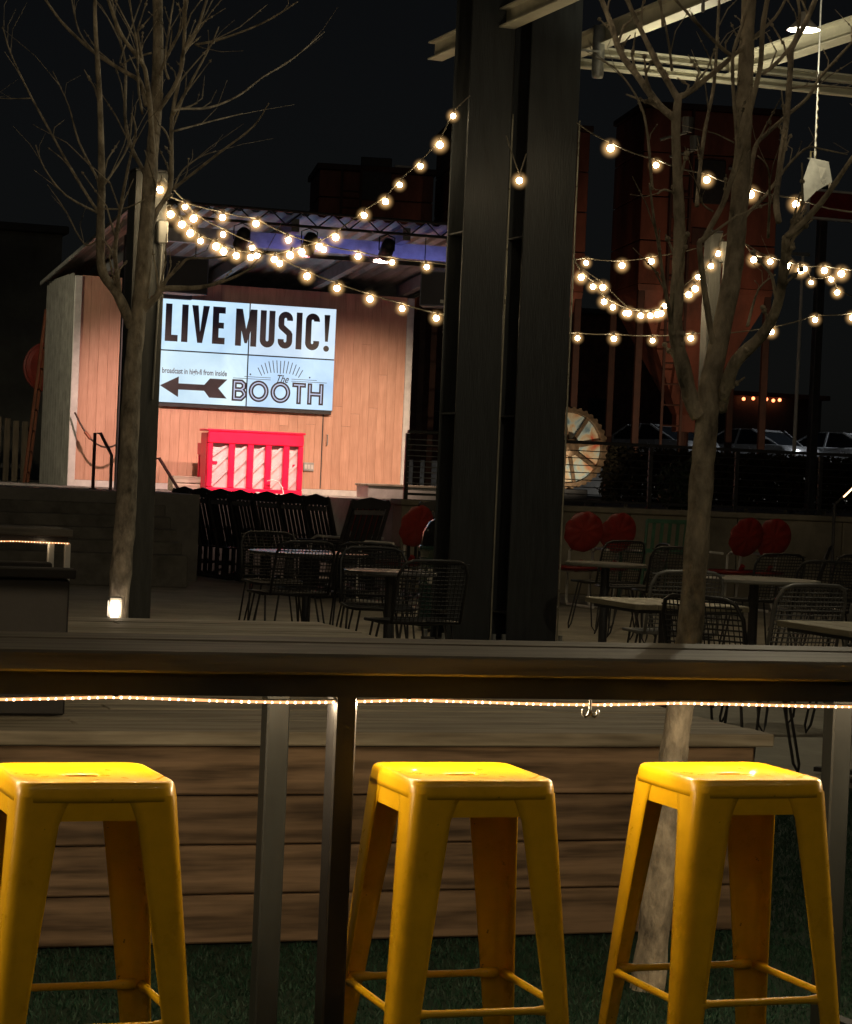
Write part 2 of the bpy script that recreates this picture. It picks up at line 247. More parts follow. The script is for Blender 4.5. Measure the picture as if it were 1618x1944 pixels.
TREE_BAR=[
  [(2.756,5.840,-0.035,0.0473),(2.766,5.840,0.015,0.0468),(2.785,5.840,0.273,0.0441),(2.795,5.840,0.460,0.0422),(2.819,5.840,0.704,0.0397),(2.838,5.840,0.892,0.0378),(2.847,5.840,1.007,0.0366),(2.856,5.840,1.266,0.0339),(2.862,5.840,1.438,0.0322),(2.870,5.840,1.568,0.0308),(2.875,5.840,1.662,0.0299),(2.901,5.840,1.810,0.0284),(2.926,5.840,1.958,0.0269),(2.933,5.840,2.075,0.0257),(2.940,5.840,2.276,0.0236),(2.938,5.840,2.492,0.0213),(2.939,5.840,2.750,0.0187)],
  [(2.842,5.840,1.567,0.0229),(2.820,5.838,1.601,0.0224),(2.788,5.834,1.692,0.0211),(2.759,5.830,1.783,0.0198),(2.755,5.826,1.887,0.0184),(2.753,5.821,2.002,0.0169),(2.749,5.817,2.088,0.0158),(2.734,5.812,2.213,0.0141),(2.721,5.807,2.338,0.0124),(2.723,5.803,2.423,0.0113)],
  [(2.905,5.840,1.588,0.0201),(2.900,5.796,1.651,0.0188),(2.903,5.746,1.719,0.0174),(2.943,5.681,1.788,0.0156),(2.952,5.620,1.865,0.0139),(2.927,5.546,1.966,0.0119),(2.905,5.500,2.028,0.0106),(2.909,5.492,2.036,0.0104),(2.953,5.411,2.114,0.0083),(2.982,5.313,2.220,0.0058),(2.999,5.265,2.269,0.0046)],
  [(2.724,5.806,2.353,0.0113),(2.718,5.828,2.369,0.0111),(2.699,5.884,2.410,0.0105),(2.679,5.988,2.502,0.0095),(2.663,6.064,2.570,0.0087),(2.668,6.160,2.675,0.0077),(2.668,6.242,2.763,0.0068)],
  [(2.720,5.804,2.416,0.0099),(2.716,5.822,2.436,0.0096),(2.701,5.900,2.520,0.0084),(2.689,5.986,2.619,0.0070),(2.676,6.084,2.736,0.0053)],
  [(2.727,5.803,2.420,0.0085),(2.755,5.806,2.434,0.0082),(2.836,5.817,2.500,0.0071),(2.901,5.826,2.557,0.0061),(2.967,5.835,2.616,0.0052),(3.025,5.843,2.673,0.0043),(3.058,5.850,2.729,0.0036)],
  [(2.888,5.840,1.745,0.0086),(2.863,5.826,1.789,0.0085),(2.786,5.762,2.007,0.0081),(2.795,5.752,2.042,0.0080),(2.830,5.722,2.134,0.0078),(2.841,5.703,2.196,0.0077),(2.856,5.678,2.278,0.0076),(2.862,5.641,2.400,0.0074),(2.867,5.615,2.487,0.0072),(2.854,5.585,2.584,0.0070),(2.853,5.560,2.662,0.0069)],
  [(2.877,5.492,2.068,0.0088),(2.897,5.550,2.137,0.0087),(2.958,5.648,2.256,0.0085),(3.020,5.746,2.379,0.0083),(3.093,5.875,2.548,0.0080),(3.119,5.921,2.608,0.0079),(3.192,5.987,2.693,0.0077),(3.267,6.064,2.796,0.0075)],
  [(2.945,5.840,1.988,0.0065),(2.962,5.853,2.063,0.0058),(2.970,5.863,2.122,0.0053),(3.035,5.877,2.186,0.0046),(3.114,5.896,2.282,0.0036),(3.175,5.908,2.333,0.0030),(3.220,5.914,2.334,0.0026),(3.311,5.927,2.328,0.0019)],
  [(2.966,5.865,2.136,0.0072),(3.013,5.933,2.227,0.0068),(3.065,6.012,2.336,0.0063),(3.116,6.051,2.382,0.0060),(3.227,6.124,2.461,0.0055),(3.314,6.180,2.523,0.0052),(3.385,6.237,2.599,0.0047),(3.543,6.344,2.733,0.0040),(3.628,6.400,2.807,0.0035)],
  [(2.798,5.816,2.133,0.0060),(2.840,5.895,2.237,0.0057),(2.894,5.986,2.362,0.0053),(2.958,6.079,2.490,0.0049),(2.993,6.140,2.577,0.0046),(3.075,6.303,2.818,0.0039)],
  [(2.663,5.814,2.165,0.0049),(2.651,5.816,2.263,0.0041),(2.632,5.818,2.360,0.0033),(2.599,5.819,2.421,0.0028),(2.543,5.821,2.479,0.0021),(2.488,5.822,2.502,0.0017)],
  [(2.832,5.678,2.290,0.0028),(2.779,5.668,2.305,0.0019),(2.749,5.662,2.309,0.0014)],
  [(2.844,5.678,2.277,0.0059),(2.843,5.688,2.321,0.0057),(2.845,5.735,2.517,0.0048),(2.880,5.759,2.616,0.0044),(2.914,5.780,2.708,0.0040)],
  [(3.063,5.820,2.475,0.0035),(3.137,5.808,2.488,0.0029),(3.241,5.791,2.488,0.0020),(3.273,5.786,2.483,0.0017)],
  [(2.893,5.824,2.549,0.0057),(2.859,5.805,2.553,0.0054),(2.750,5.731,2.591,0.0042),(2.616,5.635,2.643,0.0027)],
  [(2.762,5.832,1.737,0.0071),(2.720,5.787,1.825,0.0062),(2.676,5.742,1.911,0.0053),(2.632,5.692,2.006,0.0043),(2.606,5.665,2.056,0.0037),(2.563,5.613,2.150,0.0027)],
  [(2.902,5.690,1.809,0.0049),(2.970,5.769,1.915,0.0029),(3.044,5.816,1.964,0.0017)],
  [(2.853,5.500,2.026,0.0041),(2.794,5.388,2.106,0.0030),(2.737,5.292,2.171,0.0020),(2.680,5.241,2.193,0.0016)],
  [(2.804,5.730,2.111,0.0031),(2.753,5.691,2.125,0.0025),(2.703,5.625,2.170,0.0017)],
  [(2.878,5.618,2.468,0.0055),(2.931,5.636,2.510,0.0051),(2.987,5.658,2.575,0.0045),(3.010,5.678,2.644,0.0040),(3.008,5.694,2.696,0.0035)],
  [(2.725,5.814,2.163,0.0035),(2.691,5.800,2.166,0.0030),(2.667,5.789,2.152,0.0025)],
  [(2.746,5.973,2.637,0.0044),(2.741,5.978,2.688,0.0035),(2.729,5.980,2.716,0.0029)],
  [(2.730,5.866,2.497,0.0043),(2.717,5.862,2.559,0.0034),(2.694,5.856,2.641,0.0023)]]
# ---------------------------------------------------------------- materials
black_steel = M('black_steel', (.035,.035,.037), .5, .0, .25, 14, bump=.08)
grey_steel = M('grey_steel', (.036,.040,.038), .45, .3, .25, 5, stretch=(1,1,.4), bump=.08)
col_paint = M('column_paint', (.032,.036,.038), .5, 0, .22, 3.5, stretch=(6,6,.7), bump=.15)
galv = M('galvanised', (.42,.43,.41), .45, .5, .22, 9)
white_paint = M('white_paint', (.62,.61,.57), .5, 0, .12, 7)
yellow = M('yellow_enamel', (.85,.49,.007), .3, 0, .10, 9, bump=.035, bscale=24, coat=.35)
def chip(mt):
    # small chips and scuffs through the enamel
    nt = mt.node_tree; N = nt.nodes; L = nt.links; p = N['Principled BSDF']; src = p.inputs['Base Color'].links[0].from_socket
    tc = N.new('ShaderNodeTexCoord'); n1 = N.new('ShaderNodeTexNoise'); n1.inputs['Scale'].default_value = 46; n1.inputs['Detail'].default_value = 5; L.new(tc.outputs['Object'], n1.inputs['Vector'])
    mr = N.new('ShaderNodeMapRange'); mr.inputs['From Min'].default_value = .73; mr.inputs['From Max'].default_value = .76; L.new(n1.outputs[0], mr.inputs[0])
    mx = N.new('ShaderNodeMix'); mx.data_type = 'RGBA'; mx.inputs['B'].default_value = (.16,.085,.02,1); L.new(mr.outputs[0], mx.inputs['Factor']); L.new(src, mx.inputs['A']); L.new(mx.outputs['Result'], p.inputs['Base Color'])
chip(yellow)
bar_wood = WOOD('bar_wood', (.14,.128,.108), (.05,.045,.038), .55)
deck_wood = WOOD('deck_wood', (.44,.40,.31), (.20,.175,.13), .7)
cedar = WOOD('cedar_board', (.29,.20,.125), (.055,.037,.023), .65)
pine = WOOD('stage_pine', (.67,.40,.285), (.46,.255,.17), .6, 2, .06, 2.5, 1, .07)
concrete = M('concrete', (.30,.29,.26), .85, 0, .25, 2.2, bump=.2, bscale=40)
wallcon = M('retaining_concrete', (.30,.27,.20), .85, 0, .3, 1.3, bump=.2, bscale=30)
bark = M('bark', (.52,.46,.36), .85, 0, .42, 16, stretch=(1,1,.5), bump=.8, bscale=45)
rust = M('rust_red_steel', (.24,.075,.045), .6, .1, .38, 1.5, stretch=(1,1,.35), bump=.2, bscale=8)
darkwall = M('dark_wall', (.07,.068,.06), .8, 0, .3, .8, stretch=(1,1,.5))
black_paint = M('black_paint', (.02,.02,.022), .55, 0, .25, 12, bump=.05)
redp = M('red_paint', (.19,.014,.010), .4, 0, .2, 8)
# ---------------------------------------------------------------- ground
def sheet(name, x0, x1, y0, y1, z, mat, nx=1, ny=1):
    m = MB()
    for i in range(nx+1):
        for j in range(ny+1): m.v.append((x0+(x1-x0)*i/nx, y0+(y1-y0)*j/ny, z))
    m.f += [(i*(ny+1)+j, (i+1)*(ny+1)+j, (i+1)*(ny+1)+j+1, i*(ny+1)+j+1) for i in range(nx) for j in range(ny)]
    return tag(m.build(name, mat), kind='structure')
sheet('ground', -150, 200, -60, 300, 0, M('paving_ground', (.34,.32,.26), .85, 0, .22, 1.6, bump=.25, bscale=22))
sheet('turf_base', -6, 5.6, -2, 9.9, .004, M('turf_base', (.008,.035,.018), .9, 0, .3, 30))
m = MB()
for i in range(170000):
    if i % 3: x = rnd.uniform(3.3, 5.55); y = rnd.uniform(4.2, 9.85)
    else: x = rnd.uniform(.5, 3.5); y = rnd.uniform(4.1, 6.53)
    a = rnd.uniform(0, 6.28); h = rnd.uniform(.012, .024); wd = .0023; lx, ly = rnd.gauss(0,.008), rnd.gauss(0,.008)
    dx, dy = math.cos(a)*wd, math.sin(a)*wd
    m.add([(x-dx,y-dy,.004),(x+dx,y+dy,.004),(x+lx,y+ly,h)], [(0,1,2)])
tag(m.build('artificial_turf', M('turf_blade', (.012,.065,.036), .6, 0, .35, 14)), 'short green artificial turf under the bar stools and round the timber platform', 'turf', kind='stuff')
# raised terrace behind the retaining wall (with the car park on it)
m = MB(); m.box(9.2, 120, 27.2, 160, -.2, 1.05); tag(m.build('terrace', concrete), kind='structure')
wall = thing('retaining_wall', 'low dim concrete retaining wall below the dark railing', 'wall', (9.2, 27, 0))
for i in range(12):
    m = MB(); m.bbox(i*1.5+.006, i*1.5+1.494, -.12, .2, 0, 1.02, .012); m.build('wall_panel', wallcon, wall)
m = MB(); m.bbox(-.02, 18.02, -.16, .24, 1.02, 1.09, .01); m.build('coping', wallcon, wall)
# ---------------------------------------------------------------- yellow bar stools
def rsq(h, r, n=6):
    o = []
    for cx, cy, a0 in ((h-r,h-r,0),(-h+r,h-r,90),(-h+r,-h+r,180),(h-r,-h+r,270)):
        for k in range(n+1):
            a = R(a0+90*k/n); o.append((cx+r*math.cos(a), cy+r*math.sin(a)))
    return o
def make_stool():
    root = thing('bar_stool', 'x', 'stool', (0,0,0))
    m = MB(); rings = []
    for h, r, z in ((.1535,.037,.724),(.158,.040,.724),(.1575,.040,.735),(.156,.040,.748),(.1535,.038,.7565),(.149,.036,.7605),(.144,.034,.7605),(.139,.032,.7575),(.134,.03,.7555),(.10,.03,.7548)):
        rings.append([(x,y,z) for x, y in rsq(h, r)])
    n = len(rings[0])
    for rx, ry, z in ((.060,.040,.7548),(.047,.026,.7548),(.043,.022,.752),(.043,.022,.738)):
        l = []
        for x, y, _ in rings[0]:
            a = math.atan2(y, x); l.append((rx*math.cos(a), ry*math.sin(a), z))
        rings.append(l)
    for rg in rings: m.v += rg
    m.f += [(i*n+k, i*n+(k+1)%n, (i+1)*n+(k+1)%n, (i+1)*n+k) for i in range(len(rings)-1) for k in range(n)]
    m.build('seat', yellow, root, True)
    def S(z): return .1560+(.735-z)/.735*.060
    lv = [0,.004,.08,.18,.27,.36,.45,.54,.62,.68,.71,.735]
    m = MB(); prof = []
    for z in lv:
        s = S(z); a = .046+.042*(z/.735)**1.3; r = .028
        if z > .69: a += (z-.69)*.35
        p = [(s-a, s-.0015),(s-a*.8, s),(s-r, s)]+[(s-r+r*math.sin(R(t)), s-r+r*math.cos(R(t))) for t in (15,30,45,60,75)]+[(s, s-r),(s, s-a*.8),(s-.0015, s-a)]
        prof.append([(x,y,z) for x, y in p]+[(x-.0035 if i > 2 else x, y-.0035 if i < 8 else y, z) for i, (x, y) in reversed(list(enumerate(p)))])
    k = len(prof[0])
    for p in prof: m.v += p
    m.f += [(i*k+j, (i+1)*k+j, (i+1)*k+(j+1)%k, i*k+(j+1)%k) for i in range(len(lv)-1) for j in range(k)]
    lm = m.mesh('leg', yellow, True)
    fm = MB().bbox(.17,.218,.17,.218,0,.016,.005).mesh('foot', M('rubber',(.03,.03,.03),.8))
    am = MB().prism([(-.10,.726),(-.10,.70),(-.088,.688),(.088,.688),(.10,.70),(.10,.726)], -.1555, -.1530).mesh('apron', yellow)
    b = MB(); ee = .168; zz = .30
    b.tube([(-ee,-.180,zz),(-ee+.03,-.180,zz),(-ee+.055,-.180,zz),(ee-.055,-.180,zz),(ee-.03,-.180,zz),(ee,-.180,zz)], [.011,.0115,.008,.008,.0115,.011], 10)
    bm_ = b.mesh('footrest', yellow, True)
    for q in range(4):
        for nm, me in (('leg',lm),('apron',am),('footrest',bm_)):
            o = obj(nm, me, root, None, q*math.pi/2)
            if nm == 'leg': obj('foot', fm, o)
    for a in (1,-1):
        b = MB(); b.bar((-.14,-.14*a,.70),(.14,.14*a,.70),.026,.003)
        b.build('brace', yellow, root, loc=(0,0,.003*a))
    return root
st = make_stool()
spots = [(.931,4.575,R(1.2),'yellow metal bar stool standing left of the bar leg by the open bar end'),
         (1.725,4.583,R(-.6),'yellow metal bar stool directly right of the black bar leg'),
         (2.343,4.585,R(1),'yellow metal bar stool in front of the pale tree trunk')]
for i, (x, y, a, lb) in enumerate(spots):
    o = st if i == 0 else copy_tree(st)
    o.location = (x,y,.004); o.rotation_euler.z = a; tag(o, lb, 'stool', 'yellow stools along the bar')
# ---------------------------------------------------------------- bars with LED strips
warm = (1,.74,.44)
def led(name, label, loc, length, power, dots, lamp, step):
    t = thing(name, label, 'light strip', loc)
    def zs(x): return -.0045*abs(math.sin(math.pi*x/.62))-.0015*math.sin(x*9.1)
    n = int(length/.04); L_ = [i*length/n for i in range(n+1)]
    m = MB(); m.tube([(x,0,.003+zs(x)) for x in L_], .0028, 6); m.build('tape', M('tape',(.5,.42,.3),.5), t)
    m = MB(); m.tube([(x,0,zs(x)) for x in L_], .0034, 8); m.build('sleeve', EM('led_sleeve_'+str(dots), (1,.42,.17), power), t)
    m = MB(); n = int(length/.0165)
    for k in range(n):
        x = .008+k*.0165+rnd.uniform(-.0015,.0015)
        if (k % 31) != 30: m.ico((x, -.0022, zs(x)-.001), rnd.choice((.0022,.0025,.0028,.0033)), 0)
    tag(m.build('diodes', EM('diode%d'%dots, (1,.66,.36), dots), t), kind='stuff')
    for k in range(int(length/.62)): MB().bbox(.62*k-.006,.62*k+.006,-.006,.006,.002,.0085,.001).build('clip', black_steel, t)
    n = int(length/step)
    for i in range(n): x = (i+.5)*length/n; light('diode_light', 'POINT', (x, -.001, zs(x)-.0045), lamp, warm, t, shadow_soft_size=.0028)
    return t
def bar(label, x0, x1, y0, legs, x_led=None, near=True):
    t = thing('bar_counter', label, 'bar', (0, y0, 0))
    yy = 0
    for wd in (.155,.16,.155):
        m = MB(); m.bbox(x0, x1, yy, yy+wd, .957+rnd.uniform(-.001,.001), 1.0+rnd.uniform(-.002,.002), .005); m.build('plank', bar_wood, t); yy += wd+.004
    m = MB(); m.box(x0+.02, x1-.02, .025, .055, .911, .957); m.build('front_rail', black_paint, t)
    m = MB(); m.box(x0+.02, x1-.02, .456, .474, .911, .956); m.build('back_rail', black_paint, t)
    for lx in legs:
        m = MB(); m.bbox(lx-.024, lx+.024, .057, .117, .0, .955, .004); m.build('leg', black_paint, t)
        m = MB(); m.bbox(lx-.071, lx-.019, .400, .453, .0, .955, .004); m.build('leg', grey_steel, t)
        m = MB(); m.box(lx-.02, lx+.02, .12, .455, .915, .9555); m.build('cross_rail', black_paint, t)
        m = MB(); m.bar((lx,.118,.1),(lx-.04,.40,.1),.04,.04); m.build('cross_rail', black_paint, t)
    return t
bar('long dark timber topped bar counter on black steel legs with yellow stools', -.9, 4.3, 4.605, (.09,1.495,2.90,4.2))
led('led_strip', 'dotted warm LED strip glowing under the long bar by the stools', (-.85, 4.668, .902), 5.1, 1.5, 10, 1.1, .08)
# hook for bags under the bar
m = MB(); hk = thing('bag_hook', 'small steel double hook hanging under the bar edge', 'hook', (2.036, 4.645, .91))
m.tube([(0,0,0),(0,0,-.022)], .0035, 8); m.build('stem', M('hook_steel',(.12,.12,.11),.5,.5), hk)
for sg in (-1,1):
    m = MB(); m.tube([(0,0,-.02),(sg*.004,0,-.034),(sg*.011,0,-.038),(sg*.017,0,-.032),(sg*.018,0,-.022)], .003, 8); m.build('prong', M('hook_steel'), hk, True)
# ---------------------------------------------------------------- timber platform
pf = thing('timber_platform', 'wide low timber platform clad in dark cedar boards behind the bar', 'platform', (0,6.55,0))
X0, X1 = -2.4, 3.45
for i in range(4):
    z0 = .012+i*.142
    seg = [X0, -.62+.7*(i%2), X1-.02]
    for a, b in zip(seg, seg[1:]):
        m = MB(); m.bbox(a+.002, b-.002, rnd.uniform(-.003,.002), .03, z0, z0+.137, .005); m.build('board', cedar, pf)
    m = MB(); m.bbox(X1-.03, X1, .034, 4.78, z0, z0+.137, .005); m.build('board', WOOD('cedar_side', (.29,.20,.125), (.055,.037,.023), .65, 1), pf)
m = MB(); m.bbox(X0, X1+.03, -.035, .14, .582, .622, .005); m.build('nosing', deck_wood, pf)
for k in range(32):
    y0 = .145+k*.146
    seg = [X0, rnd.uniform(-1.6,-.4), rnd.uniform(.8,2.4), X1+.028]
    for a, b in zip(seg, seg[1:]):
        m = MB(); m.bbox(a+.0015, b-.0015, y0, y0+.141, .585, .6205+rnd.uniform(-.0015,.0015), .004); m.build('deck_plank', deck_wood, pf)
bx = thing('trough_planter', 'plain black planter trough standing on the timber platform', 'planter', (0,6.9,.624))
m = MB(); m.bbox(-.9, 1.345, 0, .42, .0, .40, .006); m.build('body', black_paint, bx)
m = MB(); m.bbox(-.915, 1.36, -.015, .06, .402, .432, .004); m.bbox(-.915, 1.36, .37, .435, .402, .432, .004); m.build('rim', black_paint, bx)
m = MB(); m.box(-.9, 1.34, .06, .37, .402, .41); m.build('soil', M('soil',(.05,.035,.025),.95,0,.3,20,bump=.4), bx)
# second bar further back on the left
fb = bar('dark bar counter with pale steel legs far behind the trough planter', -1.0, 2.52, 12.9, (1.2,))
for lx in (2.405, 2.495):
    m = MB(); m.bbox(lx-.016, lx+.016, .0, .04, 0, .92, .003); m.build('leg', white_paint, fb)
led('led_strip', 'orange glowing LED strip under the far bar counter by the pale legs', (-.9, 12.895, .925), 3.40, 1.2, 4, .14, .28)
# ---------------------------------------------------------------- trees
def tree(label, data, seed, base):
    t = thing('bare_tree', label, 'tree', base); rr = random.Random(seed)
    off = Vector(base); tw = MB()
    for i, br in enumerate(data):
        P = [Vector(p[:3])-off for p in br]; rs = [p[3] for p in br]
        pts = []; rads = []
        for j in range(len(P)-1):
            p0, p1, p2, p3 = P[max(j-1,0)], P[j], P[j+1], P[min(j+2,len(P)-1)]
            for q in range(4):
                u = q/4; pts.append(.5*((2*p1)+(p2-p0)*u+(2*p0-5*p1+4*p2-p3)*u*u+(3*p1-p0-3*p2+p3)*u**3))
                jit = 1+rr.uniform(-.07,.07); rads.append((rs[j]*(1-u)+rs[j+1]*u)*jit)
        pts.append(P[-1]); rads.append(rs[-1])
        MB().tube(pts, rads, 14 if i == 0 else 8).build('trunk' if i == 0 else 'branch', bark, t, True)
        if i:
            for q in range(2, len(pts)-1):
                if rr.random() < .30:
                    a = pts[q]; d = (pts[q+1]-a).normalized(); r0 = min(rads[q]*.5, .006)
                    s = Vector((rr.uniform(-1,1), rr.uniform(-1,1), rr.uniform(.1,1))).normalized(); l = rr.uniform(.05,.26)*(base[1]/9)
                    e = a+(d*.7+s*.8)*l; mdl = a+(d*.9+s*.5)*l*.5
                    tw.tube([a, mdl, e], [r0, r0*.75, r0*.4], 5)
                    for b_ in range(2): tw.ico(mdl.lerp(e, rr.random()), r0*1.5, 0)
    tag(tw.build('twigs', bark, t), kind='stuff'); return t
tree('slender bare tree growing beside the dark pole in front of the stage', TREE_STAGE, 3, (2.56,11.9,0))
tree('bare pale barked tree rising behind the bar and the yellow stool', TREE_BAR, 5, (2.75,5.84,0))
# ---------------------------------------------------------------- poles for the festoons
def pole(label, x, y, z, wx, wy, box):
    t = thing('light_pole', label, 'pole', (x,y,0))
    m = MB(); m.bbox(-wx/2, wx/2, -wy/2, wy/2, 0, z, .008); m.build('shaft', M('pole_paint',(.075,.077,.07),.55,0,.25,4,stretch=(5,5,.8),bump=.15), t)
    m = MB(); m.bbox(-wx*.9, wx*.9, -wy*.9, wy*.9, 0, .02, .004); m.build('base_plate', black_steel, t)
    m = MB(); m.bbox(-wx/2-.004, wx/2+.004, -wy/2-.004, wy/2+.004, z, z+.02, .004); m.build('cap', black_steel, t)
    bz = box
    m = MB(); m.bbox(wx*.2, wx*.2+.09, -wy/2-.06, -wy/2, bz, bz+.19, .01); b = m.build('junction_box', M('box_grey',(.22,.22,.2),.5), t)
    m = MB(); m.tube([(wx*.2+.045,-wy/2-.03,bz),(wx*.2+.04,-wy/2-.015,bz-.4),(wx*.2+.02,-wy/2-.015,bz-1.3)], .010, 8); m.build('conduit_or_glint', M('box_grey'), t)
    for k in range(2):
        m = MB(); m.tube([(wx*.5,0,z-.15-.12*k),(wx*.5+.05,-.02,z-.14-.12*k),(wx*.5+.06,-.02,z-.19-.12*k)], .008, 6); m.build('eye_bolt', galv, t)
    return t
pole('dark square pole behind the slender bare tree near the stage', 4.345, 19.6, 3.82, .28, .26, 3.22)
pole('dark square pole half hidden behind the pale barked tree', 9.66, 19.7, 3.72, .12, .14, 3.45)
# ---------------------------------------------------------------- double column and canopy
def column(label, x0, x1, y0, y1, z):
    t = thing('steel_column', label, 'column', ((x0+x1)/2, (y0+y1)/2, 0)); hx, hy = (x1-x0)/2, (y1-y0)/2
    m = MB(); m.bbox(-hx, hx, -hy, -hy+.022, .03, z, .004); m.build('flange', col_paint, t)
    m = MB(); m.bbox(-hx, hx, hy-.022, hy, .03, z, .004); m.build('flange', col_paint, t)
    m = MB(); m.box(-.012, .012, -hy+.022, hy-.022, .03, z); m.build('web', col_paint, t)
    m = MB(); m.bbox(-hx-.06, hx+.06, -hy-.06, hy+.06, .004, .03, .004); bp = m.build('base_plate', black_steel, t)
    for sx in (-1,1):
        for sy in (-1,1): MB().lathe([(0,.06),(.02,.06),(.02,.0),(.012,0)], 6, (sx*(hx+.03), sy*(hy+.03), .03)).build('bolt', galv, bp)
    MB().tube([(hx+.012,-hy+.0,.03),(hx+.012,-hy,4.4)], .0075, 6).build('conduit_or_glint', M('edge_glint',(.5,.48,.38),.3,.5), t)  # pale line added as the glint along the flange edge
    for zz in (.25, 1.9, 3.4):
        m = MB(); m.box(-hx+.012, -.016, -hy+.024, hy-.024, zz, zz+.014); m.box(.016, hx-.012, -hy+.024, hy-.024, zz, zz+.014); m.build('stiffener', col_paint, t)
    return t
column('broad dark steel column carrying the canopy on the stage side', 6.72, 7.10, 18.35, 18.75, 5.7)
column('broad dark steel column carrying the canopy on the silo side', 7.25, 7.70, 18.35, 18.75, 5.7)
cp = thing('canopy', 'dark steel canopy with pale lit beams above the double column', 'canopy', (0,0,5))
cream = M('cream_beam', (.60,.58,.46), .5, 0, .12, 4)
def ibeam(a, b, name, w_=.14, h_=.16):
    m = MB(); a, b = Vector(a), Vector(b)
    for dz, ww, hh in ((0,w_,.014),(h_-.014,w_,.014),((h_-.014)/2,.012,h_-.028)): m.bar(a+Vector((0,0,dz+.007)), b+Vector((0,0,dz+.007)), ww, hh)
    return m.build(name, cream, cp)
ibeam((7.02,10,.10),(7.02,18.34,.10),'rafter'); ibeam((7.02,18.76,.10),(7.02,20.1,.10),'rafter')
ibeam((7.98,10,.085),(7.98,21.2,.085),'rafter')
ibeam((9.6,10,.10),(9.6,19.4,.10),'rafter'); ibeam((11.2,10,.10),(11.2,19.4,.10),'rafter')
ibeam((8.08,19.5,.18),(13,19.5,.18),'purlin',.1,.075); ibeam((8.08,19.5,.06),(13,19.5,.06),'purlin',.1,.075)
m = MB(); m.tube([(7.92,18.5,-.20),(7.92,18.5,-.17),(7.92,18.5,.24)], [.045,.052,.052], 12); m.build('drain_pipe', galv, cp, True)
m = MB(); m.box(7.6,7.9,18.42,18.45,.0,.015); m.build('pipe_strap', galv, cp)
def pendant(x, y, z, label, power):
    t = thing('pendant_lamp', label, 'lamp', (x,y,z))
    m = MB(); m.lathe([(.0,.10),(.025,.10),(.035,.06),(.07,.025),(.095,.0),(.090,.0),(.06,.02),(.0,.03)], 24); m.build('shade', white_paint, t, True)
    m = MB(); m.tube([(0,0,.1),(0,0,5.1-z)], .008, 6); m.build('stem', black_steel, t)
    m = MB(); m.lathe([(.0,.004),(.084,.004),(.084,.001),(0,.001)], 24); m.build('diffuser', EM('lamp_disc', (1,.93,.72), 14), t)
    light('lamp_light', 'POINT', (0,0,-.05), power, (1,.88,.62), t, shadow_soft_size=.05)
    return t
pendant(6.39,12,3.986,'round white pendant lamp glowing under the canopy beams',70)

for x, y, z, lb in ((6.62,13.8,4.6,'small added uplight hung from the stage side canopy rafter'),(8.35,17.6,4.35,'small added uplight clamped by the silo side column head'),(9.0,18.8,4.4,'small added uplight under the canopy purlins')):
    t = thing('uplight', lb, 'lamp', (x,y,z)); MB().lathe([(0,-.08),(.04,-.08),(.05,.04),(.042,.04),(0,.0)],14).build('housing', black_paint, t)
    MB().tube([(0,0,-.08),(.12 if x < 8 else -.12,.25,-.12)], .012, 6).build('arm', black_paint, t)
    light('glow','SPOT',(0,0,.05),34,(1,.9,.62),t,(.15,-.1,1),spot_size=R(150),spot_blend=.5,shadow_soft_size=.04)  # lamps added to brighten the canopy beams from below
# ---------------------------------------------------------------- stage building
stage_z = 1.04
m = MB(); m.box(2.0, 6.9, 27.6, 40, 0, stage_z); m.box(6.9, 11.3, 29.8, 40, 0, stage_z-.004); tag(m.build('stage_deck', M('stage_concrete',(.17,.165,.15),.85,0,.25,2.2,bump=.2,bscale=40)), kind='structure')
sb = thing('stage_building', 'open fronted timber stage building with pink lit plank wall and metal roof', 'building', (6.14,32,stage_z))
WX = 4.88
pw = .1345; n = 36
for i in range(n):
    h = 2.87+rnd.uniform(-.002,.002); x = .10+i*pw*(4.68/(n*pw)); ww = 4.68/n
    cut = rnd.uniform(.9,2.2) if rnd.random() < .5 else None
    for z0, z1 in (((.09,cut),(cut+.003,h)) if cut else ((.09,h),)):
        m = MB(); m.bbox(x+.0007, x+ww-.0007, rnd.uniform(-.0015,.001), .03, z0, z1, .0022); m.build('plank', pine, sb)
m = MB(); m.box(0,WX,.034,.05,0,2.85); m.build('wall_core', black_steel, sb)
for x in (0, WX-.1):
    m = MB(); m.bbox(x, x+.1, -.02, .032, 0, 2.86, .005); m.build('corner_trim', white_paint, sb)
m = MB(); m.bbox(.1, WX-.1, -.018, -.005, 0, .088, .003); m.build('baseboard', white_paint, sb)
m = MB(); nn = 44
for i in range(nn+1):
    y = .05+i*2.0/nn; x = .0+(-.018 if (i//2) % 2 else 0); m.v += [(x,y,0),(x,y,2.9)]
m.f += [(2*i,2*i+1,2*i+3,2*i+2) for i in range(nn)]; m.build('side_siding', M('siding',(.34,.34,.31),.5,.3,.2,5), sb)
m = MB(); m.bbox(3.585,3.6,-.008,-.004,.1,2.5,.001); m.build('door_seam', black_steel, sb)
m = MB(); m.tube([(3.66,-.012,.86),(3.66,-.05,.86),(3.66,-.05,.72),(3.66,-.012,.72)], .008, 8); m.build('door_handle', galv, sb)
def roofz(y): return 3.93-stage_z+(33.97-(y+32))*.0955
m = MB(); nn = 100
for i in range(nn+1):
    x = -.1+i*(5.3/nn); dz = .035 if (i//2) % 2 else 0
    for y in (-4.0, 2.0): m.v.append((x,y,roofz(y)+dz))
m.f += [(2*i,2*i+1,2*i+3,2*i+2) for i in range(nn)]
rf = m.build('roof', M('roof_metal',(.30,.30,.30),.45,.4,.25,3), sb)
for x in (-.11, 5.2):
    m = MB(); m.bar((x,-4.02,roofz(-4)-.02),(x,2.0,roofz(2)-.02),.02,.05); m.build('fascia', galv, rf)
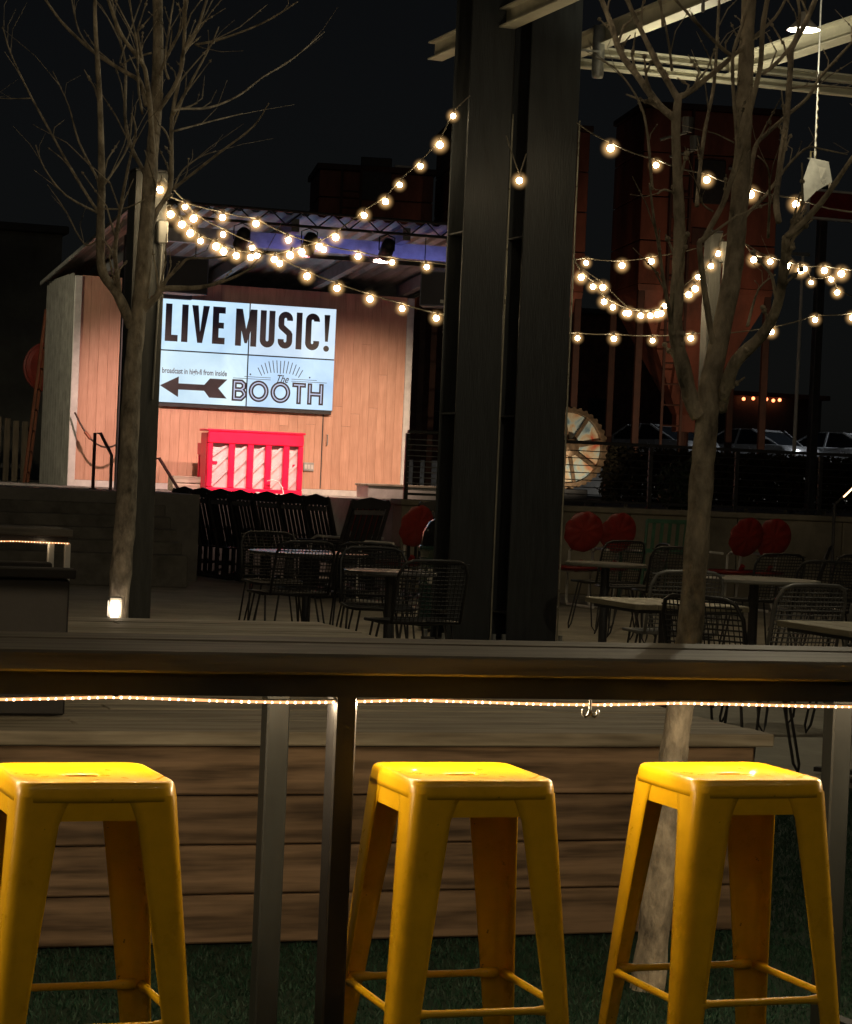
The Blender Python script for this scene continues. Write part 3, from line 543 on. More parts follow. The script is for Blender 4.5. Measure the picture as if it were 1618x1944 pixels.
for x in (.45, 1.95, 3.4, 4.72):
    m = MB(); m.bar((x,-3.9,roofz(-3.9)-.10),(x,.2,roofz(.2)-.10),.10,.16); m.build('rafter', M('rafter_paint',(.22,.23,.24),.5,.1), rf)
m = MB(); m.bar((.0,-3.5,roofz(-3.5)-.24),(5.1,-3.5,roofz(-3.5)-.24),.13,.19); m.build('cross_beam', M('beam_grey',(.40,.40,.42),.45,.1), sb)
for x in (3.6,):
    m = MB(); m.bbox(1.15,1.6,-.16,-.03,2.62,2.84,.01); m.build('vent_box', black_steel, sb)
# side post of the stage roof
for x in (.25, 5.05):
    m = MB(); m.bbox(x-.04, x+.04, -2.14, -2.06, -.004 if x < 4 else -.0, roofz(-2.1)-.03, .004); m.build('post', black_steel, sb)
# lighting truss
tr = thing('lighting_truss', 'black lattice truss along the front edge of the stage roof', 'truss', (6.1,27.85,4.36))
for dz in (0,.17):
    m = MB(); m.tube([(0,0,dz),(5.2,0,dz)], .018, 8); m.build('chord', black_steel, tr)
for i in range(26):
    m = MB(); m.tube([(i*.2,0,0 if i%2 else .17),(i*.2+.2,0,.17 if i%2 else 0)], .009, 6); m.build('lattice_bar', black_steel, tr)
def can(x, aim, power, colr, lb, size=75, blend=.9, z=4.14):
    t = thing('stage_light', lb, 'stage light', (x,27.85,z)); q = (Vector(aim)-Vector((x,27.85,z))).to_track_quat('-Z','Y')
    b = obj('can', MB().lathe([(0,.16),(.07,.15),(.085,.10),(.085,-.10),(.078,-.10),(.07,.0),(0,.02)], 16).mesh('can', black_paint, True), t); b.rotation_mode = 'QUATERNION'; b.rotation_quaternion = q
    l = obj('lens', MB().lathe([(0,-.06),(.07,-.06),(.07,-.065),(0,-.065)], 16).mesh('lens', EM('lens_'+lb[:12], colr, 6)), b)
    MB().tube([(-.1,0,0),(-.1,0,.16),(0,0,.2),(.1,0,.16),(.1,0,0)], .008, 6).build('yoke', black_steel, t)
    s = light('beam', 'SPOT', (0,0,-.11), power, colr, b, spot_size=R(size), spot_blend=blend, shadow_soft_size=.06)
    return t
can(7.35,(7.2,32,.9),950,(1,.64,.54),'stage light aimed at the plank wall near the dark pole',62)
can(9.2,(9.4,32,.9),1150,(1,.64,.50),'stage light hung mid truss above the piano',66)
can(10.6,(10.3,32,1.1),600,(1,.72,.50),'stage light on the truss beside the hung loudspeaker',60)
can(8.2,(8.35,31,1.35),520,(1,.30,.36),'red stage light aimed down at the upright piano',26,.5)
# blue wash bar
t = thing('wash_bar', 'slim blue wash light bar under the stage roof beam', 'stage light', (7.6,28.05,4.0))
m = MB(); m.bbox(0,2.9,0,.05,0,.05,.004); m.build('housing', black_paint, t)
light('wash', 'AREA', (1.45,.07,.06), 3.2, (.22,.25,1), t, (1.45,1.0,.28), shape='RECTANGLE', size=2.7, size_y=.04)
# loudspeakers hung from the roof
for x, y, z, rz, lb in ((9.62,27.0,3.63,R(-12),'blue-lit loudspeaker hung under the stage roof beside the double column'),(6.40,27.0,3.58,R(14),'black loudspeaker hung under the stage roof by the dark pole')):
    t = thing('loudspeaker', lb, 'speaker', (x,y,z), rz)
    m = MB(); m.prism([(-.27,-.20),(.27,-.20),(.18,.16),(-.18,.16)], -.21, .21, 2); m.build('cabinet', M('speaker_blue_lit',(.09,.10,.19),.4), t)  # blue stage light put into the cabinet colour
    m = MB(); m.bbox(-.255,.255,-.206,-.201,-.195,.195,.002); m.build('grille', M('grille',(.05,.05,.07),.6,.3,.3,200), t)
    m = MB(); m.tube([(-.2,0,.21),(-.2,0,.62)], .006, 6); m.tube([(.2,0,.21),(.2,0,.62)], .006, 6); m.build('bracket', black_steel, t)
    m = MB(); m.bbox(-.02,.02,-.21,-.207,-.17,-.13,.001); m.build('badge', white_paint, t)
# ---------------------------------------------------------------- video wall
PW, PH = 1.262, .722
vw = thing('video_wall', 'four panel video wall glowing with the LIVE MUSIC notice on the planks', 'screen', (7.325,31.93,2.235))
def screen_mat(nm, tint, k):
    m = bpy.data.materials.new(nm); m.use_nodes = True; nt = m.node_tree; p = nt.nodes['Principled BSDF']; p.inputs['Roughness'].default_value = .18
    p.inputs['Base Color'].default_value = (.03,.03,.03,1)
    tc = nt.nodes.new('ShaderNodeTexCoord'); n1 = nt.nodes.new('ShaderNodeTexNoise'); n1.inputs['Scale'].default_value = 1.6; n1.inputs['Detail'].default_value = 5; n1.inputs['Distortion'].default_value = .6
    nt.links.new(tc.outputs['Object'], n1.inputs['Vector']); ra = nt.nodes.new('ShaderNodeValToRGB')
    e = ra.color_ramp.elements; e[0].position = .3; e[0].color = (*[x*.80 for x in tint],1); e[1].position = .7; e[1].color = (min(1,tint[0]*1.22),min(1,tint[1]*1.12),tint[2],1)  # mottled emission stands in for reflections on the display
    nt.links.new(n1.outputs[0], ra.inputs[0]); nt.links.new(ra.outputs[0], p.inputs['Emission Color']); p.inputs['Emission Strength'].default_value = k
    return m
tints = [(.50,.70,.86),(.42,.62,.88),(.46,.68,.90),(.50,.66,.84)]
for i in range(2):
    for j in range(2):
        q = tints[j*2+i]
        p = MB().bbox(i*PW+.004, (i+1)*PW-.004, 0, .05, j*PH+.004, (j+1)*PH-.004, .003).build('panel', M('bezel',(.02,.02,.022),.4), vw)
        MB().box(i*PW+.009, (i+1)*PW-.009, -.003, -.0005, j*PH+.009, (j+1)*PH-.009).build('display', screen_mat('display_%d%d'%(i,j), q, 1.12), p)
MB().bbox(.02, 2*PW-.02, .0, .045, -.05, .0, .003).build('bottom_frame', M('bezel'), vw)
ink = M('printed_ink',(.018,.012,.018),.35,0,.2,4); pale = EM('pale_inline',(.55,.60,.80),.85)
def stroke(m, pts, w_, y, closed=False, d=.0012):
    P = [Vector((p[0],p[1])) for p in pts]; n = len(P); L = []; Rr = []
    for i in range(n):
        a = P[i]-P[i-1] if (i or closed) else P[1]-P[0]; b = P[(i+1)%n]-P[i] if (i < n-1 or closed) else a
        if not (i or closed): a = b
        a, b = a.normalized(), b.normalized(); na, nb = Vector((-a.y,a.x)), Vector((-b.y,b.x)); mm = na+nb
        mm = na if mm.length < 1e-4 else mm.normalized(); k = w_/2/max(.35, mm.dot(na)); L.append(P[i]+mm*k); Rr.append(P[i]-mm*k)
    o = len(m.v)
    for p in L: m.v.append((p.x,y,p.y))
    for p in Rr: m.v.append((p.x,y,p.y))
    for i in range(n if closed else n-1):
        k = (i+1)%n; m.f.append((o+i, o+k, o+n+k, o+n+i))
def arc(cx, cz, rx, rz, a0, a1, n=10): return [(cx+rx*math.cos(R(a0+(a1-a0)*i/n)), cz+rz*math.sin(R(a0+(a1-a0)*i/n))) for i in range(n+1)]
def word(txt, x, z, h, adv, y, wd, name):
    # condensed block capitals drawn as strokes; adv = {letter: width}
    for ch in txt:
        a = adv.get(ch, .2); m = MB(); s = wd/2; l, r_, b, t_ = x+s, x+a-s, z+s, z+h-s; c = (l+r_)/2; rx = (r_-l)/2
        if ch == 'L': stroke(m, [(l,z+h),(l,b),(x+a,b)], wd, y)
        if ch == 'I': stroke(m, [(x+a/2,z),(x+a/2,z+h)], wd, y)
        if ch == 'V':
            m.add([(x,y,z+h),(x+wd,y,z+h),(x+a/2,y,z+h*.30),(x+a-wd,y,z+h),(x+a,y,z+h),(x+a*.64,y,z),(x+a*.36,y,z)], [(0,6,2,1),(6,5,2),(2,5,4,3)])
        if ch == 'E':
            stroke(m, [(x+a,t_),(l,t_),(l,b),(x+a,b)], wd, y); stroke(m, [(l,z+h/2),(x+a*.9,z+h/2)], wd*.9, y-.0003)
        if ch == 'M':
            stroke(m, [(l,z),(l,z+h)], wd, y); stroke(m, [(r_,z),(r_,z+h)], wd, y)
            m.add([(x,y-.0003,z+h),(x+wd*1.1,y-.0003,z+h),(x+a/2,y-.0003,z+h*.46),(x+a-wd*1.1,y-.0003,z+h),(x+a,y-.0003,z+h),(x+a/2+wd*.2,y-.0003,z+h*.08),(x+a/2-wd*.2,y-.0003,z+h*.08)], [(0,6,2,1),(6,5,2),(2,5,4,3)])
        if ch == 'U': stroke(m, [(l,z+h),(l,b+rx)]+arc(c,b+rx,rx,rx,180,360)[1:]+[(r_,z+h)], wd, y)
        if ch == 'C': stroke(m, [(r_,t_-rx*1.15),(r_,t_-rx)]+arc(c,t_-rx,rx,rx,0,180)[1:]+[(l,b+rx)]+arc(c,b+rx,rx,rx,180,360)[1:]+[(r_,b+rx*1.5)], wd, y)
        if ch == 'S':
            stroke(m, [(r_,t_-rx*1.3)]+arc(c,t_-rx,rx,rx,0,180)+[(l,z+h*.62),(l+.01,z+h*.58),(r_-.01,z+h*.42),(r_,z+h*.38)]+arc(c,b+rx,rx,rx,0,-180)+[(l,b+rx*1.4)], wd, y)
        if ch == '!':
            m.add([(x,y,z+h),(x+wd,y,z+h),(x+wd*.75,y,z+h*.27),(x+wd*.25,y,z+h*.27)], [(0,1,2,3)]); pts = arc(x+wd/2,z+wd*.48,wd*.5,wd*.5,0,360,14)[:-1]
            m.add([(p[0],y,p[1]) for p in pts], [tuple(range(len(pts)))[::-1]])
        if ch != ' ': m.build('letter', ink, vw)
        x += a+(.048 if ch != ' ' else 0)
Yf = -.006
word('LIVE', .07, PH+.125, .515, {'L':.18,'I':.092,'V':.25,'E':.18}, Yf, .09, 'x')
word('MUSIC', 1.065, PH+.118, .515, {'M':.305,'U':.212,'S':.21,'I':.092,'C':.205}, Yf, .086, 'x')
word('!', 2.345, PH+.11, .515, {'!':.085}, Yf, .085, 'x')
def txt(body, x, z, size, xs, mat, name, shear=0, off=0):
    cu = bpy.data.curves.new('t','FONT'); cu.body = body; cu.size = size; cu.shear = shear; cu.offset = off; cu.resolution_u = 3
    o = bpy.data.objects.new('t', cu); col.objects.link(o); dg = bpy.context.evaluated_depsgraph_get()
    me = bpy.data.meshes.new_from_object(o.evaluated_get(dg)); bpy.data.objects.remove(o)
    for v in me.vertices: v.co = (x+v.co.x*xs, Yf, z+v.co.y)
    me.materials.clear(); me.materials.append(mat); return obj(name, me, vw)
grey_ink = M('grey_ink',(.06,.07,.10),.4)
txt('broadcast in high-fi from inside', .05, .41, .105, .70, grey_ink, 'lettering', off=.002)
txt('The', 1.665, .365, .15, .78, ink, 'lettering', .45, .0015)
m = MB(); m.add([(x,Yf,z) for x, z in ((.03,.235),(.29,.37),(.29,.275),(.655,.275),(.73,.365),(.98,.365),(.855,.235),(.98,.10),(.73,.10),(.655,.19),(.29,.19),(.29,.085))], [(0,1,2,10,11),(2,3,9,10),(3,4,5,6),(3,6,9),(9,6,7,8)]); m.build('arrow', ink, vw)
bx_ = 1.05
for ch, a in (('B',.215),('O',.29),('O',.29),('T',.20),('H',.235)):
    z, h, wd = .075, .30, .066; s = wd/2; l, r_, b, t_ = bx_+s, bx_+a-s, z+s, z+h-s
    for ww, mt, yy, ins in ((wd,ink,Yf,0),(.017,pale,Yf-.0008,.024)):
        m = MB()
        if ch == 'B':
            zm = z+h*.53
            stroke(m, [(l,b),(l,t_),(r_-.05,t_),(r_-.012,t_-.03),(r_-.012,zm+.03),(r_-.05,zm),(r_-.03,zm-.01),(r_,zm-.05),(r_,b+.05),(r_-.05,b)], ww, yy, True); stroke(m, [(l,zm),(r_-.05,zm)], ww, yy-.0002)
        if ch == 'O': stroke(m, arc((l+r_)/2,(b+t_)/2,(r_-l)/2,(t_-b)/2,0,360,28)[:-1], ww, yy, True)
        if ch == 'T':
            stroke(m, [(bx_+ins,t_),(bx_+a-ins,t_)], ww, yy); stroke(m, [((l+r_)/2,t_),((l+r_)/2,z+ins)], ww, yy-.0002)
        if ch == 'H':
            for q in (l, r_): stroke(m, [(q,z+ins),(q,z+h-ins)], ww, yy)
            stroke(m, [(l,(b+t_)/2),(r_,(b+t_)/2)], ww, yy-.0002)
        m.build('letter' if mt is ink else 'letter_inline', mt, vw)
    bx_ += a+.024
for k in range(15):
    a = R(150-k*120/14); c, s_ = math.cos(a), math.sin(a); cx, cz = 1.735, .30
    r0, r1 = .30+.10*abs(c), .415+.06*abs(c)
    if k in (0,14):
        pts = arc(cx+.43*c/abs(c), cz+.155, .012, .012, 0, 360, 10)[:-1]; m = MB(); m.add([(p[0],Yf,p[1]) for p in pts],[tuple(range(10))[::-1]]); m.build('ray_dot', ink, vw); continue
    m = MB(); stroke(m, [(cx+r0*c*.9, cz+r0*s_*.62),(cx+r1*c*.9, cz+r1*s_*.88)], .011, Yf); m.build('ray', ink, vw)
for x0, x1, z in ((1.22,1.60,.42),(1.06,1.60,.392),(1.90,2.27,.42),(1.90,2.42,.392)):
    m = MB(); stroke(m, [(x0,z),(x1,z)], .007, Yf); m.build('rule', ink, vw)
# ---------------------------------------------------------------- piano
pn = thing('upright_piano', 'bright red upright piano with open back and pale braced panels on stage', 'piano', (7.80,30.85,stage_z))
pr_ = M('piano_red',(.75,.004,.055),.4,0,.12,5,bump=.1,bscale=9); pp = M('piano_board',(.62,.46,.46),.6,0,.15,6)
pnw, pnh = 1.33, .82
MB().bbox(0,pnw,0,.06,.66,pnh,.012).build('top_beam', pr_, pn); MB().bbox(0,pnw,0,.06,.0,.07,.008).build('bottom_beam', pr_, pn)
xs = [0,.29,.55,.80,1.05,1.26]; ws = [.07,.085,.085,.085,.085,.07]
for x, ww in zip(xs, ws): MB().bbox(x,x+ww,0.004,.056,.071,.659,.01).build('back_post', pr_, pn)
MB().box(.03,pnw-.03,.075,.09,.05,.68).build('soundboard', pp, pn)
for i in range(5):
    a, b = xs[i]+ws[i], xs[i+1]
    for k in range(3):
        z0 = .07+.02+k*.2; z1 = min(.655, z0+(b-a)*1.0)
        MB().bar((a,.058,z0),(b,.058,z1),.03,.022,(0,1,0)).build('rib', pp, pn)
MB().bbox(-.0,pnw,.092,.42,.02,.80,.008).build('case', pr_, pn)
MB().bbox(-.02,pnw+.02,-.005,.44,.822,.85,.006).build('lid', pr_, pn)
MB().bbox(0.01,pnw-.01,.422,.64,.50,.66,.008).build('keybed', pr_, pn)
for x in (.02, pnw-.09): MB().bbox(x,x+.06,.56,.62,.0,.498,.006).build('leg', pr_, pn)
for x in (.08, 1.20): MB().bbox(x,x+.07,.06,.074,.38,.42,.004).build('handle_block', pr_, pn)
cbx = thing('cable', 'pale cable curling down the piano back to the stage floor', 'cable', (8.62,30.80,stage_z))
MB().tube([(0,0,.18),(.06,-.03,.20),(.14,-.05,.18),(.20,-.06,.10),(.22,-.07,.01),(.1,-.12,.008),(-.15,-.12,.008)], .009, 6).build('cord', white_paint, cbx, True)
MB().bbox(-.19,-.13,-.14,-.1,0,.03,.004).build('plug', white_paint, cbx)
# stage crate left of the piano
c = thing('wooden_crate', 'small tan wooden crate on stage by the piano side', 'crate', (7.42,31.2,stage_z))
for k in range(2): MB().bbox(0,.38,0,.02,.01+k*.10,.10+k*.10,.003).build('slat', deck_wood, c)
MB().bbox(0,.38,.02,.3,0,.2,.004).build('body', deck_wood, c)
# wall plates
for x, lb, n in ((9.36,'single pale socket plate on the plank wall right of the piano',1),(9.47,'double pale socket plate with outlets on the plank wall',3)):
    t = thing('socket_plate', lb, 'socket', (x,31.97,1.38)); ww = .07 if n == 1 else .15
    MB().bbox(0,ww,0,.02,0,.12,.003).build('plate', galv, t)
    for k in range(n): MB().bbox(.015+k*.045,.05+k*.045,-.003,-.0005,.03,.09,.001).build('outlet', white_paint, t)
# stairs to the stage and handrails
stt = thing('stage_stairs', 'wide dark stairs climbing to the lit deck beside the stage', 'stairs', (2.0,27.6,0))
for k in range(5):
    MB().bbox(0,4.42,-.3*(k+1),-.3*k-.004,0,stage_z-.135*(k+1),.01).build('step', M('stair_concrete',(.13,.125,.11),.85,0,.3,4,bump=.2), stt)
def rail(label, x, y, pts, name='handrail'):
    t = thing(name, label, 'handrail', (x,y,0))
    MB().tube(pts, .022, 8).build('rail', M('rail_red',(.05,.012,.012),.4), t)
    return t
t = rail('black bent handrail beside the wide stage stairs', 5.95, 29.3, [(0,0,1.0),(0,0,1.74),(.07,0,1.74),(.20,-.1,1.47),(.20,-.12,.45)])
MB().lathe([(.05,0),(.05,.012),(0,.012)],12,(0,0,1.04)).build('flange', black_steel, t)
t = rail('black bent handrail at the stage front behind the rocking chairs', 6.78, 29.5, [(0,.1,.0),(0,.1,1.46),(.07,.1,1.46),(.32,-.1,1.03),(.32,-.12,.0)])
MB().lathe([(.05,0),(.05,.012),(0,.012)],12,(0,.1,0)).build('flange', black_steel, t)
# rope from the stage corner
t = thing('safety_chain', 'sagging chain hung between the stage corner and the pole', 'chain', (6.18,31.9,stage_z))
pts = [(0+.82*u,-.05-.5*u,1.0-.42*math.sin(math.pi*(u**.9))-.08*u) for u in [i/12 for i in range(13)]]
MB().tube(pts, .014, 6).build('chain', M('chain',(.10,.06,.05),.5,.4), t, True)
for i in (2,10): MB().tube(pts[i:i+2], .026, 6).build('hook', M('orange_hook',(.30,.07,.02),.5), t)
# ---------------------------------------------------------------- rocking chairs
def make_rocker():
    t = thing('rocking_chair', 'black slatted rocking chair lined up in the row before the stage', 'rocking chair', (0,0,0), 0, 'rocking chairs lined up before the stage')
    k = black_paint
    for s in (-1,1):
        MB().tube([(s*.24,-.22,.30),(s*.25,-.30,.62),(s*.255,-.44,1.06)], [.02,.02,.018], 8).build('back_post', k, t)
        MB().bar((s*.25,-.24,.05),(s*.25,-.24,.40),.04,.04).build('leg', k, t); MB().bar((s*.25,.22,.05),(s*.25,.22,.62),.04,.04).build('leg', k, t)
        MB().tube([(s*.25,-.50,.11),(s*.25,-.25,.04),(s*.25,0,.018),(s*.25,.25,.035),(s*.25,.42,.08)], .018, 6).build('rocker', k, t)
        MB().bbox(s*.25-.045,s*.25+.045,-.32,.28,.62,.645,.008).build('armrest', k, t)
        MB().bar((s*.25,-.22,.2),(s*.25,.22,.2),.02,.025).build('stretcher', k, t)
    for i in range(6):
        x = -.19+i*.076; MB().bar((x,-.235,.42),(x,-.415,1.0),.052,.012,(0,1,.3)).build('back_slat', k, t)
    cr = [(-.26,1.0),(.26,1.0),(.26,1.075),(.235,1.10),(.20,1.085),(.13,1.10),(0,1.125),(-.13,1.10),(-.20,1.085),(-.235,1.10),(-.26,1.075)]
    m = MB(); m.prism(cr, -.445, -.42); m.build('crest_rail', k, t)
    MB().bbox(-.2,.2,-.425,-.415,.93,.985,.004).build('head_slat', M('slat_sheen',(.10,.10,.11),.25), t)
    for i in range(5): MB().bbox(-.26,.26,-.22+i*.092,-.14+i*.092,.395+i*.008,.415+i*.008,.004).build('seat_slat', k, t)
    MB().bar((-.25,.22,.18),(.25,.22,.18),.025,.02).build('stretcher', k, t)
    return t
rk = make_rocker()
for i, (x, y) in enumerate(((7.40,29.02),(7.47,28.42),(7.56,27.92),(7.70,27.42),(7.87,26.92),(8.01,26.42),(8.18,25.92))):
    o = rk if i == 0 else copy_tree(rk); o.location = (x,y,0); o['label'] = 'black slatted rocking chair, %s in the row counted from the stage handrail' % ('first second third fourth fifth sixth seventh'.split()[i]); o.rotation_euler.z = R(-63+rnd.uniform(-4,4)); o.scale = (.88,1,1)
o = copy_tree(rk); o.location = (7.72,24.65,0); o.rotation_euler.z = R(28); o.scale = (1.15,1.1,1.0)
tag(o, 'wider black rocking chair turned aside next to the red shell chair','rocking chair')
o = copy_tree(rk); o.location = (8.93,25.0,0); o.rotation_euler.z = R(-10)
tag(o, 'black rocking chair between the red shell chair and the broad column','rocking chair')
# ---------------------------------------------------------------- red shell chairs
def make_shell():
    t = thing('shell_chair', 'x', 'chair'); m = MB(); n = 36
    m.v.append((0,-.34,.85)); prof = []
    for rr_, dy in ((.09,-.338),(.17,-.332),(.225,-.322),(.237,-.312)):
        for k in range(n): a = 2*math.pi*k/n; q_ = 1+.022*math.cos(9*a)*(rr_/.237); m.v.append((.93*rr_*q_*math.cos(a), dy-.18*math.sin(a)*rr_/.275*.4+.010*math.cos(9*a)*rr_/.237, .85+.93*rr_*q_*math.sin(a)))
    m.f += [(0,1+k,1+(k+1)%n) for k in range(n)]+[(1+i*n+k,1+(i+1)*n+k,1+(i+1)*n+(k+1)%n,1+i*n+(k+1)%n) for i in range(3) for k in range(n)]
    m.build('back_shell', redp, t, True)
    MB().lathe([(0,.0),(.20,.0),(.26,.025),(.265,.045),(.25,.05),(0,.02)],18,(0,-.03,.42)).build('seat', redp, t, True)
    MB().tube([(0,-.27,.53),(0,-.22,.46),(0,-.1,.43)], .03, 6).build('back_joint', redp, t)
    for s in (-1,1):
        MB().tube([(s*.29,-.36,.03),(s*.29,.26,.03),(s*.29,.30,.10),(s*.30,.24,.62),(s*.30,.15,.66),(s*.29,-.30,.66)], .016, 6).build('frame_tube', white_paint, t)
    MB().tube([(-.29,.24,.40),(.29,.24,.40)], .014, 6).build('cross_tube', white_paint, t)
    return t
sh = make_shell()
for i, (x, y, rz, lb) in enumerate(((8.10,23.75,20,'red round backed shell chair beside the rocking chairs by the bin'),(8.02,25.3,25,'red shell chair mostly hidden behind the wide rocking chair'),
    (10.20,23.9,-5,'red round backed shell chair at the broad column edge'),(10.60,24.0,4,'red round backed shell chair left of the green metal chair'),
    (12.15,24.0,6,'red shell chair by the pale barked tree in front of the retaining wall'),(12.56,24.05,-3,'red shell chair at the end of the pair beyond the pale barked tree'))):
    o = sh if i == 0 else copy_tree(sh); o.location = (x,y,0); o.rotation_euler.z = R(rz); tag(o, lb, 'chair', 'red shell chairs by the wall')
# green chair
gp = M('green_paint',(.05,.14,.09),.5); t = thing('garden_chair', 'green metal garden chair with open square back by the retaining wall', 'chair', (11.30,24.2,0), R(3))
for s in (-1,1):
    MB().tube([(s*.29,-.28,0),(s*.29,-.30,.45),(s*.29,-.36,1.0)], .018, 6).build('back_post', gp, t); MB().tube([(s*.29,.24,0),(s*.29,.24,.62)], .018, 6).build('leg', gp, t)
    MB().bbox(s*.29-.03,s*.29+.03,-.33,.27,.62,.64,.006).build('armrest', gp, t)
for z in (.66, .99): MB().bar((-.29,-.30-.06*(z-.45)/.55,z),(.29,-.30-.06*(z-.45)/.55,z),.03,.045).build('back_rail', gp, t)
for i in range(5): MB().bar((-.2+i*.1,-.323,.66),(-.2+i*.1,-.36,.98),.04,.008,(0,1,0)).build('back_slat', gp, t)
for i in range(5): MB().bbox(-.28,.28,-.26+i*.1,-.17+i*.1,.43,.445,.004).build('seat_slat', gp, t)
# ---------------------------------------------------------------- woven patio chairs
def make_patio(frame, weave):
    t = thing('patio_chair', 'x', 'chair'); W = .235
    def back(x, z): return (x, -.20-.11*(z-.45)/.4-.04*math.cos(x/W*1.3), z)
    loop = [(-W,.46),(-W,.62),(-W,.76),(-W+.03,.83),(-W+.08,.85),(0,.855),(W-.08,.85),(W-.03,.83),(W,.76),(W,.62),(W,.46)]
    MB().tube([back(x,z) for x, z in loop], .011, 8).build('back_frame', frame, t, True)
    m = MB()
    for i in range(1,17):
        x = -W+i*(2*W/17); m.tube([back(x,z) for z in (.47,.56,.66,.76,.845)], .0032, 4, False)
    for j in range(1,15):
        z = .47+j*.026; m.tube([back(x,z) for x in (-W,-W*.5,0,W*.5,W)], .0042, 4, False)
    tag(m.build('back_weave', weave, t), kind='stuff')
    MB().tube([(-W,-.20,.46),(-W,.20,.455),(-W+.05,.25,.45),(W-.05,.25,.45),(W,.20,.455),(W,-.20,.46),(-W,-.20,.46)], .011, 8).build('seat_frame', frame, t, True)
    m = MB()
    for i in range(1,15): x = -W+i*(2*W/15); m.tube([(x,-.2,.46),(x,.0,.44),(x,.24,.452)], .006, 4, False)
    for i in range(1,14): y = -.2+i*.032; m.tube([(-W,y,.458),(0,y,.443),(W,y,.458)], .006, 4, False)
    tag(m.build('seat_weave', weave, t), kind='stuff')
    for sx in (-1,1):
        for sy in (-1,1):
            MB().tube([(sx*(W-.09),sy*.17,.45),(sx*(W-.02),sy*.21,.05),(sx*W,sy*.225,.006),(sx*(W+.02),sy*.20,.05),(sx*(W-.01),sy*.10,.45)], .0075, 6).build('leg', black_steel, t)
    return t
pale_rope = M('grey_rope',(.13,.13,.125),.7,0,.2,20); dark_rope = M('dark_rope',(.02,.02,.02),.7,0,.2,20)
pc1 = make_patio(M('chair_tube',(.20,.20,.19),.45,.3), pale_rope); pc2 = make_patio(M('chair_tube_dark',(.025,.025,.025),.45,.2), dark_rope)
used = set()
def patio(src, x, y, rz, lb):
    o = src if src.name not in used else copy_tree(src); used.add(src.name); o.location = (x,y,0); o.rotation_euler.z = R(rz); tag(o, lb, 'chair', 'woven patio chairs round the tables')
for a in ((pc1,6.48,13.6,-6,'grey woven chair half hidden by the pale barked trunk at the square table'),(pc1,6.52,12.2,6,'grey woven patio chair with wide back beside the round table'),
    (pc1,6.82,11.75,-4,'grey woven patio chair next to the pale wooden table'),(pc2,5.30,10.35,-62,'dark woven chair turned sideways right of the pale barked trunk'),
    (pc2,9.03,20.4,10,'dark woven chair in front of the red shell pair by the column'),(pc2,8.95,18.9,-8,'dark woven chair facing the green metal chair'),
    (pc2,9.33,17.85,4,'dark woven chair below the red shell pair beyond the trunk'),(pc2,9.05,16.4,-12,'dark woven chair drawn up behind the round table'),
    (pc2,11.3,20.9,60,'dark woven chair standing sideways by the retaining wall'),(pc2,10.35,18.3,0,'dark woven chair far behind the pale wooden table'),
    (pc2,8.9,19.6,80,'dark woven chair at the end of the narrow table'),
    (pc2,4.98,17.1,8,'black woven chair tucked in front of the dark round table'),(pc2,5.62,17.2,-14,'black woven chair right of the dark round table leg'),(pc2,5.35,18.75,176,'black woven chair across the dark round table facing the bar'),
    (pc2,4.93,14.1,5,'black woven chair tucked under the small dark table'),(pc2,5.2,15.6,170,'black woven chair behind the small dark table')): patio(*a)
# ---------------------------------------------------------------- tables
def table(lb, x, y, shape, w_, topm, z=.74):
    t = thing('patio_table', lb, 'table', (x,y,0))
    if shape == 'r': MB().lathe([(0,z-.028),(w_/2-.01,z-.028),(w_/2,z-.018),(w_/2,z-.004),(w_/2-.006,z),(0,z)], 40).build('table_top', topm, t)
    else:
        n = 5
        for i in range(n): MB().bbox(-w_/2+i*w_/n+.0015,-w_/2+(i+1)*w_/n-.0015,-w_/2,w_/2,z-.03,z,.003).build('table_plank', topm, t)
        MB().box(-w_/2+.04,w_/2-.04,-w_/2+.04,w_/2-.04,z-.05,z-.031).build('underframe', black_steel, t)
    MB().tube([(0,0,.03),(0,0,z-.03)], .035, 12).build('pedestal', black_steel, t)
    for a in (0,90): 
        d = Vector((math.cos(R(a+45)),math.sin(R(a+45)),0))*.28; MB().bar(d+Vector((0,0,.018+a*.0001)),-d+Vector((0,0,.018+a*.0001)),.06,.022).build('foot', black_steel, t)
    return t
tt = M('table_top_paint',(.17,.165,.14),.35,0,.12,6); tp = M('table_top_wood',(.30,.275,.19),.5,0,.25,5,stretch=(8,.6,8)); td = M('table_top_dark',(.10,.10,.10),.28,0,.15,6)
table('square planked table left of the pale barked trunk', 5.62, 11.85, 's', .68, tp)
table('pale planked square table at the picture edge beside woven chairs', 5.90, 10.05, 's', .72, tp)
table('round grey table beyond the wide woven chair', 7.95, 15.3, 'r', .95, tt)
table('round grey table right of the broad columns', 7.75, 17.5, 'r', .66, tt)
table('dark round table in front of the rocking chairs', 5.37, 17.9, 'r', .95, td)
table('small dark round table beside the green waste bin', 5.03, 14.85, 'r', .62, td)
